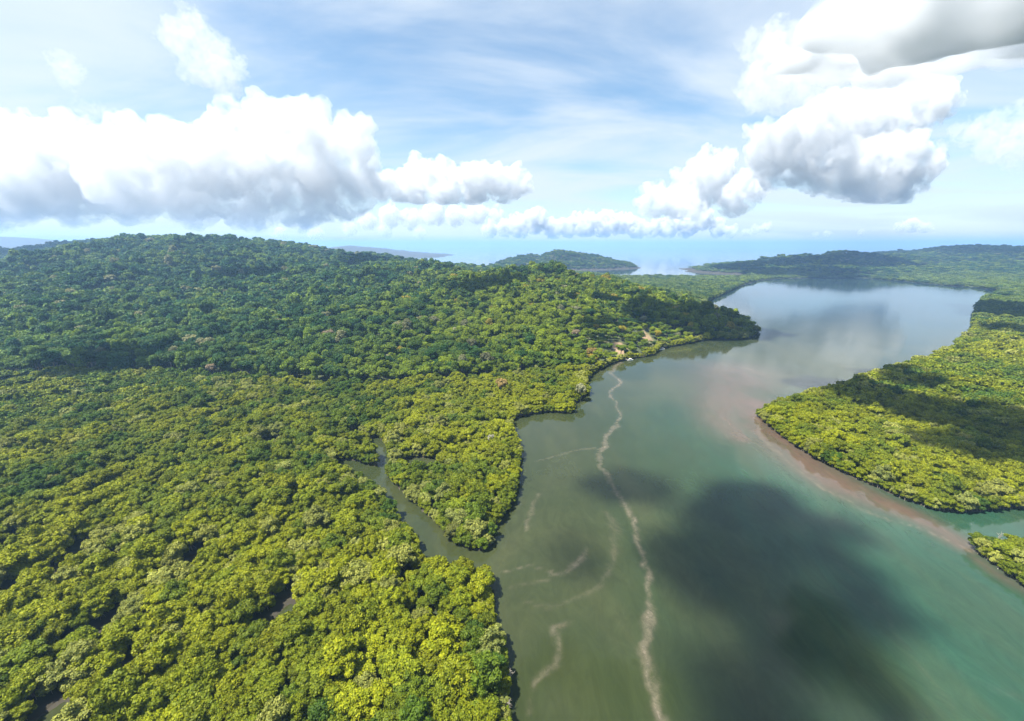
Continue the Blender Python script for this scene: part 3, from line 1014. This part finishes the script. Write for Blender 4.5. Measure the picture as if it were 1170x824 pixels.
PINK, PALE, ORANGE, YELLOW = (0.21, 0.17, 0.115), (0.22, 0.23, 0.13), (0.23, 0.17, 0.055), (0.25, 0.22, 0.015)
for px, py, tint, s, lab in [
    (377, 386, PINK, 1.35, 'pale pink flowering tree alone on the middle of the dark slope'),
    (573, 438, ORANGE, 1.0, 'orange flowering tree low on the slope above the river cove'),
    (558, 328, PALE, 1.15, 'cream-coloured bare-topped tree near the middle ridge line'),
    (610, 370, ORANGE, 0.9, 'orange-cream flowering tree on the yellow-green spur'),
    (520, 380, PALE, 1.1, 'wide grey-cream tree crown in the middle of the spur'),
    (483, 380, PALE, 1.0, 'grey-cream tree crown left of the wide cream crown'),
    (658, 381, PINK, 1.0, 'pinkish tree above the yellow thicket by the clearing'),
    (676, 402, ORANGE, 1.0, 'rusty orange tree on the bank left of the jetty'),
    (664, 443, PALE, 0.9, 'cream tree at the corner of the river cove'),
    (711, 375, YELLOW, 0.95, 'bright yellow flowering tree above the jetty clearing'),
    (752, 380, YELLOW, 0.9, 'bright yellow flowering tree right of the upper clearing'),
    (473, 392, YELLOW, 0.95, 'golden yellow tree on the spur above the creek head'),
    (595, 413, YELLOW, 0.95, 'golden yellow tree halfway down the river spur'),
    (641, 394, YELLOW, 0.9, 'golden yellow tree in the yellow thicket'),
    (150, 388, PALE, 1.1, 'pale grey tree above the left cloud shadow'),
    (53, 407, PINK, 1.0, 'dull pink tree at the left edge of the slope'),
    (243, 420, PINK, 1.05, 'dull pink tree right of the left cloud shadow'),
    (480, 326, PINK, 1.1, 'pinkish tree just under the middle ridge'),
    (612, 350, PALE, 1.0, 'pale crown high on the right end of the spur'),
    (735, 425 - 62, PALE, 0.9, 'pale crown at the shaded edge of the headland'),
]:
    blossom_tree(px, py, tint, (s, s, s), lab, form=int(px) % 2)

M_PALE_LEAF = (0.33, 0.33, 0.26)
p = G(561, 502, 6)
tree('pale_tree', MG_C, MG_T, 2, (p[0], p[1], 0.5), 0.4, (0.85, 0.85, 1.12), M_PALE_LEAF, 'whitish mangrove crown standing out on the wooded point', 'tree', None)


def snag(px, py, h, label, seed):
    """A dead bleached tree: bare forked limbs."""
    g = np.random.default_rng(seed)
    b = G(px, py)
    limbs = [[(0, 0, -0.6, 0.20), (0.2, 0.1, h * 0.4, 0.16), (0.3, -0.1, h * 0.75, 0.10), (0.2, 0.0, h, 0.04)]]
    tw = []
    for i in range(9):
        a = i * 2.3 + g.random(); z0 = h * (0.30 + 0.06 * i)
        l = (0.34 - 0.02 * i) * h * (0.5 + 0.8 * g.random())
        q = (l * math.cos(a), l * math.sin(a), z0 + l * 0.55)
        tw.append([(0.2, 0, z0, 0.06), (q[0] * 0.5, q[1] * 0.5, z0 + l * 0.2, 0.045), q + (0.02,)])
        tw.append([(q[0] * 0.5, q[1] * 0.5, z0 + l * 0.2, 0.05), (q[0] * 0.6 + 0.5, q[1] * 0.7 - 0.4, z0 + l * 0.75, 0.02)])
    e = bpy.data.objects.new('bare_tree', None); COL.objects.link(e)
    e.location = (b[0], b[1], 0.1); tag(e, label, 'bare tree')
    for nm, lb in (('trunk', limbs), ('branches', tw)):
        o = bpy.data.objects.new(nm, trunk_mesh(nm, tube_arrays(lb), M_PALE)); COL.objects.link(o); o.parent = e


snag(582, 778, 4.6, 'bleached bare tree leaning out from the bottom river edge', 1)
snag(581, 812, 4.0, 'low bleached bare tree at the very bottom of the river edge', 2)
snag(1139, 622, 6.0, 'tall thin white dead tree on the small islet', 3)
snag(552, 668, 4.0, 'small grey bare tree at the shaded river edge below the creek mouth', 4)
snag(1140, 650, 1.8, 'stubby bleached bare tree on the lower shore of the islet', 6)


# ------------------------------------------------------------------ helpers for built things
def mesh_obj(name, bm, mat, parent=None):
    me = bpy.data.meshes.new(name); bm.to_mesh(me); bm.free(); me.materials.append(mat)
    o = bpy.data.objects.new(name, me); COL.objects.link(o)
    if parent: o.parent = parent
    return o


def box(bm, c, s, rz=0.0):
    bmesh.ops.create_cube(bm, size=1.0, matrix=Matrix.Translation(c) @ Matrix.Rotation(rz, 4, 'Z') @ Matrix.Diagonal((s[0], s[1], s[2], 1)))


def empty(name, loc, rz, label, cat, group=None):
    e = bpy.data.objects.new(name, None); COL.objects.link(e)
    e.location = loc; e.rotation_euler = (0, 0, rz); tag(e, label, cat, group)
    return e


M_THATCH = simple_mat('thatch', (0.16, 0.10, 0.075), 0.9, 0.4, 6.0, 0.5)
M_WALL = simple_mat('limewash', (0.62, 0.58, 0.52), 0.8, 0.12, 1.0)
M_PLANK = simple_mat('weathered_planks', (0.46, 0.42, 0.36), 0.8, 0.3, 3.0)
M_WHITE = simple_mat('white_paint', (0.80, 0.80, 0.78), 0.35, 0.05, 1.0)
M_DARK = simple_mat('dark_opening', (0.03, 0.028, 0.025), 0.7, 0.1, 1.0)
M_TIN = simple_mat('pale_roof_sheet', (0.48, 0.41, 0.37), 0.5, 0.2, 2.0)


def hut(loc, rz, w, d, h, roofm, wallm, label):
    e = empty('house', loc, rz, label, 'house')
    b = bmesh.new(); box(b, (0, 0, h / 2), (w, d, h)); mesh_obj('wall', b, wallm, e)
    b = bmesh.new()
    ov = 0.9; rh = d * 0.42
    v = [b.verts.new(p) for p in [(-w / 2 - ov, -d / 2 - ov, h - 0.2), (w / 2 + ov, -d / 2 - ov, h - 0.2), (w / 2 + ov, d / 2 + ov, h - 0.2), (-w / 2 - ov, d / 2 + ov, h - 0.2),
                                  (-w / 2 + 0.6, 0, h + rh), (w / 2 - 0.6, 0, h + rh)]]
    for q in ((0, 1, 5, 4), (1, 2, 5), (2, 3, 4, 5), (3, 0, 4), (3, 2, 1, 0)): b.faces.new([v[i] for i in q])
    mesh_obj('roof', b, roofm, e)
    b = bmesh.new(); box(b, (-w * 0.15, -d / 2 - 0.03, 1.05), (1.0, 0.10, 2.1)); mesh_obj('door', b, M_DARK, e)
    for sx in (0.25, -0.36):
        b = bmesh.new(); box(b, (w * sx, -d / 2 - 0.03, 1.5), (0.9, 0.10, 0.9)); mesh_obj('window', b, M_DARK, e)
    return e


c0, c1, c2 = CLEAR_W[0][0], CLEAR_W[1][0], CLEAR_W[2][0]
hut((c0[0] + 2.5, c0[1] + 1, c0[2]), 0.2, 7, 5, 2.6, M_THATCH, M_PLANK, 'small hut with dark thatched roof on the clearing above the jetty')
hut((c1[0] - 3, c1[1] + 8, c1[2]), -0.3, 7, 5, 2.6, M_THATCH, M_PLANK, 'brown-roofed hut at the top of the upper clearing')
hut((c2[0], c2[1], c2[2]), 0.1, 11, 8, 3.4, M_TIN, M_WALL, 'pale-roofed house alone among the trees behind the headland')


def jetty(a, b_, label):
    L_ = float(np.linalg.norm(b_ - a)); rz = math.atan2(b_[1] - a[1], b_[0] - a[0])
    e = empty('jetty', (a[0], a[1], 0), rz, label, 'jetty')
    b = bmesh.new()
    n = int(L_ / 0.32)
    for i in range(n): box(b, (0.16 + i * 0.32, 0, 1.0 + 0.01 * ((i * 7) % 3)), (0.27, 1.7, 0.07))
    mesh_obj('deck', b, M_PLANK, e)
    b = bmesh.new()
    for s in (-0.7, 0.7): box(b, (L_ / 2, s, 0.87), (L_, 0.14, 0.16))
    mesh_obj('beams', b, M_PLANK, e)
    k = max(3, int(L_ / 3.2))
    for i in range(k):
        for s in (-0.72, 0.72):
            b = bmesh.new(); bmesh.ops.create_cone(b, cap_ends=True, segments=8, radius1=0.12, radius2=0.10, depth=3.4, matrix=Matrix.Translation((0.4 + i * (L_ - 0.8) / (k - 1), s * 1.12, -0.1)))
            mesh_obj('pile', b, M_TRUNK, e)


def boat(loc, rz, L_, label):
    e = empty('boat', loc, rz, label, 'boat')
    b = bmesh.new()
    st = []
    for t, w, zk, zg in ((0, 0.78, 0.0, 0.75), (0.25, 0.95, -0.1, 0.72), (0.55, 0.95, -0.1, 0.8), (0.8, 0.62, 0.05, 0.95), (1.0, 0.04, 0.55, 1.15)):
        x = (t - 0.5) * L_
        st.append([b.verts.new((x, y * w, z)) for y, z in ((-1, zg), (-0.85, zk + 0.25), (0, zk - 0.12), (0.85, zk + 0.25), (1, zg), (0.86, zg), (0.7, zk + 0.32), (-0.7, zk + 0.32), (-0.86, zg))])
    for p, q in zip(st[:-1], st[1:]):
        for i in range(9): b.faces.new((p[i], p[(i + 1) % 9], q[(i + 1) % 9], q[i]))
    b.faces.new(st[0][::-1]); b.faces.new(st[-1])
    bmesh.ops.recalc_face_normals(b, faces=b.faces)
    mesh_obj('hull', b, M_WHITE, e)
    b = bmesh.new(); box(b, (-0.3, 0, 2.1), (L_ * 0.42, 1.7, 0.07)); bmesh.ops.bevel(b, geom=b.edges[:], offset=0.03, segments=2); mesh_obj('awning', b, M_WHITE, e)
    for sx in (-1, 1):
        for sy in (-1, 1):
            b = bmesh.new(); box(b, (-0.3 + sx * L_ * 0.19, sy * 0.76, 1.35), (0.05, 0.05, 1.45)); mesh_obj('awning_post', b, M_WHITE, e)
    for x in (-0.28, 0.02, 0.2):
        b = bmesh.new(); box(b, (x * L_, 0, 0.62), (0.32, 1.45, 0.06)); mesh_obj('bench', b, M_PLANK, e)
    b = bmesh.new(); box(b, (-L_ / 2 - 0.22, 0, 0.95), (0.4, 0.32, 0.5)); box(b, (-L_ / 2 - 0.2, 0, 0.35), (0.12, 0.1, 0.9)); mesh_obj('outboard_motor', b, M_DARK, e)


ja, jb = G(703, 410.5), G(716.5, 411.6)
jetty(ja, jb, 'pale plank jetty reaching into the river below the clearing')
q = G(718.5, 411.8)
boat((q[0] + 1.6, q[1] - 0.4, 0.05), 0.15, 6.5, 'white open boat moored at the end of the plank jetty')
q = G(756, 399.2)
boat((q[0], q[1] - 2.0, 0.05), 0.1, 6.5, 'smaller white boat tied up close to the bank right of the jetty')

# ------------------------------------------------------------------ clouds
def cloud_mat(name, dens, col=(0.765, 0.787, 0.815), g=0.0, billow=None, lo=0.42, step=0.25, soft=0.16):
    m, N, L, out = new_mat(name)
    v = N.new('ShaderNodeVolumePrincipled')
    v.inputs['Color'].default_value = (*col, 1); v.inputs['Density'].default_value = dens; v.inputs['Anisotropy'].default_value = g
    L.new(v.outputs[0], out.inputs['Volume'])
    if not billow:
        m.cycles.homogeneous_volume = True
        return m
    # uneven droplet density: dense billows, thin torn gaps
    tc = N.new('ShaderNodeTexCoord')
    n = N.new('ShaderNodeTexNoise'); n.inputs['Scale'].default_value = 1.0 / billow
    n.inputs['Detail'].default_value = 4; n.inputs['Roughness'].default_value = 0.58; n.inputs['Distortion'].default_value = 0.5
    L.new(tc.outputs['Object'], n.inputs['Vector'])
    mr = N.new('ShaderNodeMapRange'); mr.interpolation_type = 'SMOOTHSTEP'
    mr.inputs['From Min'].default_value = lo; mr.inputs['From Max'].default_value = lo + soft
    mr.inputs['To Min'].default_value = 0.0; mr.inputs['To Max'].default_value = dens
    L.new(n.outputs['Fac'], mr.inputs['Value']); L.new(mr.outputs[0], v.inputs['Density'])
    m.cycles.volume_step_rate = step
    return m


def tex(name, size, depth=2):
    t = bpy.data.textures.get(name)
    if not t:
        t = bpy.data.textures.new(name, 'CLOUDS'); t.noise_scale = size; t.noise_depth = depth; t.noise_basis = 'BLENDER_ORIGINAL'
    return t


def outer_shells(me):
    """Only the outer skins of a fused body: inner voids and crumbs go."""
    n = len(me.vertices)
    co = np.empty(n * 3, np.float32); me.vertices.foreach_get('co', co); co = co.reshape(-1, 3)
    e = np.empty(len(me.edges) * 2, np.int32); me.edges.foreach_get('vertices', e); e = e.reshape(-1, 2)
    lab = np.arange(n)
    for _ in range(400):
        m = np.minimum(lab[e[:, 0]], lab[e[:, 1]])
        new = lab.copy()
        np.minimum.at(new, e[:, 0], m); np.minimum.at(new, e[:, 1], m)
        np.minimum.at(new, lab, new)
        new = new[new]; new = new[new]
        if (new == lab).all(): break
        lab = new
    me.calc_loop_triangles()
    t = np.empty(len(me.loop_triangles) * 3, np.int32); me.loop_triangles.foreach_get('vertices', t); t = t.reshape(-1, 3)
    vol = np.einsum('ij,ij->i', co[t[:, 0]], np.cross(co[t[:, 1]], co[t[:, 2]])) / 6
    tot = np.zeros(n); np.add.at(tot, lab[t[:, 0]], vol)
    keep = tot[lab[t[:, 0]]] > max(tot.max() * 0.002, 0)
    t = t[keep]
    used = np.unique(t); mp = np.full(n, -1); mp[used] = np.arange(len(used))
    name = me.name
    bpy.data.meshes.remove(me)
    return np_mesh(name, co[used], mp[t])


def cloud(name, balls, mfp, label=None, base=None, kids=12, seed=1, vox=None, rough=1.0, kind=None, squash=1.0, billow=None, lo=0.40, soft=0.16):
    """balls: world (x, y, z, r).  Big billows carry smaller ones; all are fused into one closed body of droplets."""
    g = np.random.default_rng(seed)
    allb = []
    for (x, y, z, r) in balls:
        allb.append((x, y, z, r))
        for i in range(kids):
            d = g.standard_normal(3); d[2] = abs(d[2]) * 0.9 - 0.1; d /= np.linalg.norm(d)
            rr = r * (0.20 + 0.30 * g.random() ** 1.5)
            c = np.array((x, y, z)) + d * r * 0.9
            allb.append((c[0], c[1], c[2], rr))
            for j in range(3):
                d2 = d + 0.9 * g.standard_normal(3); d2 /= np.linalg.norm(d2)
                c2 = c + d2 * rr * 0.92
                allb.append((c2[0], c2[1], c2[2], rr * (0.36 + 0.25 * g.random())))
    med = float(np.median([b[3] for b in balls]))
    ctr = np.mean([b[:3] for b in balls], 0)
    v, f = ICO2
    V = []; F = []
    for k, (x, y, z, r) in enumerate(allb):
        V.append(v * (r, r, r * squash) + (x - ctr[0], y - ctr[1], z - ctr[2])); F.append(f + k * len(v))
    me = np_mesh(name + '_src', np.concatenate(V), np.concatenate(F))
    o = bpy.data.objects.new(name + '_src', me); COL.objects.link(o)
    rm = o.modifiers.new('r', 'REMESH'); rm.mode = 'VOXEL'; rm.voxel_size = (vox or 0.036) * med
    for k, (s, a) in enumerate(((1.1, 0.50), (0.42, 0.32), (0.17, 0.20), (0.075, 0.10))):
        dm = o.modifiers.new('d%d' % k, 'DISPLACE'); dm.texture = tex('billow_%d_%d' % (int(s * med * 10), k), s * med, 2)
        dm.strength = a * med * rough; dm.mid_level = 0.5; dm.texture_coords = 'LOCAL'
    rm = o.modifiers.new('r2', 'REMESH'); rm.mode = 'VOXEL'; rm.voxel_size = (vox or 0.036) * med
    dg = bpy.context.evaluated_depsgraph_get()
    me2 = bpy.data.meshes.new_from_object(o.evaluated_get(dg))
    bpy.data.objects.remove(o); bpy.data.meshes.remove(me)
    me2.name = name
    me2 = outer_shells(me2)
    n = len(me2.vertices); co = np.empty(n * 3, np.float32); me2.vertices.foreach_get('co', co); co = co.reshape(-1, 3)
    if base is not None:
        zb = base - ctr[2] + 0.10 * med * (vnoise(co[:, 0] / med * 1.3, co[:, 1] / med * 1.3, 9) - 0.5)
        under = co[:, 2] < zb
        co[:, 2] = np.where(under, zb + (co[:, 2] - zb) * 0.12, co[:, 2])
        me2.vertices.foreach_set('co', co.ravel())
    me2.materials.clear()
    me2.materials.append(cloud_mat(name, 1.0 / mfp, billow=(billow * med if billow else None), lo=lo, soft=soft))
    o2 = bpy.data.objects.new(name, me2); COL.objects.link(o2)
    o2.location = ctr
    tag(o2, label, 'cloud' if label and not kind else None, None, kind)
    if label and kind: o2['category'] = 'cloud'
    return o2


def sky_cloud(name, px_balls, D, mfp_px, label, base_py=None, depth=1.3, seed=1, **kw):
    g = np.random.default_rng(seed)
    balls = []
    for (px, py, r) in px_balls:
        dd = D + g.uniform(-1, 1) * depth * r / F0 * D
        p = AT(px, py, dd)
        balls.append((p[0], p[1], p[2], r / F0 * dd / math.cos(PITCH)))
    base = AT(W0 / 2, base_py, D)[2] if base_py else None
    return cloud(name, balls, 3.0 * mfp_px / F0 * D, label, base, seed=seed, **{'billow': 0.7, **kw})


sky_cloud('cumulus_cloud', [(-70, 215, 60), (-10, 205, 52), (22, 172, 26), (40, 200, 48), (75, 180, 36), (100, 200, 46), (125, 168, 18), (150, 200, 46), (185, 182, 32), (183, 165, 14), (210, 205, 44),
                            (245, 185, 38), (247, 160, 16), (285, 175, 40), (300, 142, 20), (335, 170, 42), (325, 140, 16), (345, 140, 14), (372, 180, 40), (400, 170, 24), (408, 152, 13), (395, 212, 34),
                            (345, 222, 40), (285, 226, 38), (215, 230, 32), (145, 230, 28), (75, 230, 26), (0, 228, 26)],
          9000, 6.5, 'huge bank of white cumulus cloud above the left-hand hill', 266, seed=2, vox=0.036)
sky_cloud('cumulus_cloud', [(437, 216, 12), (458, 212, 20), (480, 203, 19), (512, 214, 22), (545, 208, 20), (578, 212, 20), (592, 210, 13), (478, 222, 16), (540, 224, 15)],
          11000, 3.0, 'flat-bottomed white cumulus cloud above the middle ridge', 233, seed=3)
sky_cloud('cumulus_cloud', [(420, 252, 10), (445, 246, 12), (470, 250, 12), (495, 245, 13), (520, 247, 12), (545, 244, 12), (568, 246, 8), (400, 262, 9), (440, 264, 8), (480, 266, 7), (360, 268, 9), (320, 268, 8)],
          13500, 2.4, 'low grey-white cloud strip under the cumulus over the middle ridge', 273, seed=4, kids=4)
sky_cloud('cumulus_cloud', [(560, 264, 9), (578, 262, 10), (595, 259, 13), (610, 254, 13), (616, 245, 7), (632, 262, 11), (650, 261, 11), (668, 258, 13), (690, 257, 14), (710, 255, 13), (728, 262, 11), (745, 262, 10), (762, 260, 11), (785, 257, 14), (803, 252, 11), (820, 262, 9), (835, 265, 7)],
          15000, 1.3, 'long row of small white cumulus low over the sea horizon', 273, seed=5)
sky_cloud('cumulus_cloud', [(852, 266, 4), (864, 263, 5), (876, 260, 5)], 15000, 1.5, 'tiny white cloud puff at the right end of the low row', 271, seed=6)
sky_cloud('cumulus_cloud', [(748, 232, 17), (772, 236, 16), (798, 218, 24), (816, 198, 20), (806, 184, 11), (838, 228, 20), (790, 240, 13), (855, 215, 18)],
          7500, 3.6, 'towering white cumulus cloud right of centre above the bay', 249, seed=7)
sky_cloud('cumulus_cloud', [(880, 170, 24), (905, 160, 28), (935, 148, 28), (972, 140, 32), (1010, 136, 30), (1048, 128, 24), (1082, 116, 14), (925, 185, 28), (965, 190, 32), (1005, 195, 36), (1045, 190, 22),
                            (1064, 184, 11), (930, 210, 14), (985, 218, 20), (1025, 215, 20), (890, 195, 20)],
          5200, 4.0, 'big white cumulus with a dark underside above the right-hand hill', 232, seed=8)
sky_cloud('cumulus_cloud', [(1028, 261, 5), (1042, 258, 8), (1056, 261, 6)], 12000, 1.6, 'small white cloud just above the right-hand hill', 266, seed=9)
sky_cloud('cumulus_cloud', [(932, 268, 3), (945, 267, 4), (984, 266, 3.5)], 14000, 1.6, 'faint pair of tiny clouds left of the small hill cloud', 271, seed=10)
sky_cloud('wispy_cloud', [(203, 45, 16), (222, 50, 22), (240, 68, 24), (252, 88, 18), (228, 82, 16), (258, 106, 10)],
          6000, 16.0, 'lone soft white cloud puff high at the upper left', None, seed=11, rough=1.5)
sky_cloud('wispy_cloud', [(72, 72, 11), (80, 84, 11), (78, 96, 8), (92, 124, 8), (110, 128, 8), (122, 132, 6)], 6500, 26.0, 'faint small wisp of cloud at the far upper left', None, seed=12, rough=1.5)
sky_cloud('wispy_cloud', [(1105, 152, 11), (1125, 148, 15), (1150, 140, 17), (1180, 140, 20), (1135, 168, 14), (1170, 175, 20)], 5600, 18.0, 'soft torn cloud at the right edge beside the big cumulus', None, seed=13, rough=1.5)
sky_cloud('wispy_cloud', [(868, 108, 18), (888, 85, 26), (912, 62, 30), (880, 60, 22), (900, 115, 18), (935, 90, 24)], 4600, 18.0, 'hazy white cloud joining the big cumulus to the dark cloud', None, seed=14, rough=1.4)


def flat_cloud(name, pts, z, thick, mfp, label, seed, kind=None, rough=1.0, billow=None, lo=0.36, soft=0.16):
    """A low slab of cloud over the plan points (x, y, radius)."""
    balls = [(x, y, z, r) for x, y, r in pts]
    return cloud(name, balls, mfp, label, None, kids=5, seed=seed, vox=0.09, kind=kind, squash=thick, rough=0.6 * rough if kind else rough, billow=billow, lo=lo, soft=soft)


# the dark sheet at the upper right: a cloud base seen from below
zz = 1150.0
pl = []
for px, py, r in [(905, 75, 90), (960, 78, 150), (1030, 76, 170), (1100, 60, 180), (1170, 45, 190), (1080, 10, 260), (1200, -20, 300), (1000, 20, 200), (1260, 40, 200)]:
    d = ray(px, py); t = (zz - CAM_H) / d[2]
    pl.append((d[0] * t, d[1] * t, r * 1.6))
flat_cloud('stratus_cloud', pl, zz, 0.34, 46.0, 'broad dark-bottomed cloud sheet filling the upper right corner', 21, billow=2.2, rough=0.6, lo=0.30, soft=0.5)

# clouds overhead, outside the picture, known from the shadows they throw
CASTERS = []
ALT = 620.0


def overhead(pts, mfp=30.0, seed=30, alt=ALT, lift=0.0, grow=1.0, billow=None):
    """pts: (px, py, radius in metres) of the shadow on the ground."""
    b = []
    for px, py, r in pts:
        p = hit(px, py, lift) if lift >= 0 else np.append(G(px, py), 0)
        k = (alt - p[2]) / SUN[2]
        b.append((p[0] + SUN[0] * k, p[1] + SUN[1] * k, r * grow))
    o = flat_cloud('overhead_cloud', b, alt, 0.5, mfp * 0.2, 'low cloud drifting above the view, known by its shadow on the land', seed, kind='stuff', billow=billow)
    o['group'] = 'clouds above the picture'


overhead([(860, 575, 22), (890, 600, 24), (820, 600, 20), (800, 640, 18), (850, 650, 26), (905, 650, 26), (850, 700, 22), (900, 700, 24), (945, 690, 20), (890, 760, 22), (850, 780, 20), (940, 760, 20), (930, 820, 20), (880, 840, 22), (940, 610, 12), (985, 660, 11), (1000, 720, 9)], 44, 31, lift=-1, alt=1300, grow=1.12, billow=1.1)
overhead([(688, 556, 11), (715, 552, 14), (740, 560, 12)], 50, 32, lift=-1, alt=1300, grow=1.3, billow=1.1)
overhead([(655, 620, 8), (668, 645, 9), (640, 632, 6)], 70, 33, lift=-1, alt=1300, grow=1.3, billow=1.1)
overhead([(925, 440, 22), (960, 440, 30), (1000, 455, 34), (1050, 470, 38), (1100, 480, 40), (1150, 490, 40), (1190, 500, 40), (1050, 440, 26), (1010, 425, 24), (1130, 520, 24), (1080, 510, 20)], 45, 34, lift=3)
overhead([(1135, 350, 70), (1170, 360, 80), (1160, 380, 50), (1210, 360, 90)], 45, 35, lift=3)
overhead([(750, 362, 22), (785, 366, 26), (820, 370, 26), (850, 374, 24), (868, 374, 16), (700, 352, 14), (735, 346, 14)], 30, 36, lift=6, grow=1.9)
overhead([(85, 420, 14), (110, 418, 18), (140, 414, 22), (170, 412, 20), (195, 408, 14)], 22, 37, lift=10, grow=1.35)
overhead([(258, 320, 22), (280, 318, 30), (305, 318, 22)], 26, 38, lift=10, grow=1.9)
overhead([(690, 385, 9), (700, 368, 9), (680, 372, 8)], 22, 39, lift=8, grow=1.9)
overhead([(545, 335, 16), (570, 330, 16), (590, 326, 12)], 26, 40, lift=8, grow=1.9)
overhead([(430, 300, 40), (412, 305, 36)], 26, 41, lift=8, grow=1.5, alt=1300)
overhead([(0, 292, 130), (50, 288, 140), (85, 283, 90), (-60, 296, 150)], 40, 42, lift=8, alt=2200)
overhead([(845, 304, 110), (880, 300, 150), (920, 298, 170), (960, 298, 170), (1000, 299, 150), (1025, 302, 110), (880, 311, 110), (930, 310, 120)], 22, 43, lift=8, alt=1900)

# ------------------------------------------------------------------ the air
hz, N, L, out = new_mat('haze')
pv = N.new('ShaderNodeVolumePrincipled')
pv.inputs['Color'].default_value = (0.35, 0.60, 1.0, 1)
pv.inputs['Density'].default_value = 1.15e-4
pv.inputs['Anisotropy'].default_value = 0.2
L.new(pv.outputs[0], out.inputs['Volume'])
hz.cycles.homogeneous_volume = True
bm = bmesh.new(); box(bm, (0, 19000, 140), (84000, 52000, 300))
ho = mesh_obj('haze', bm, hz); ho['kind'] = 'stuff'
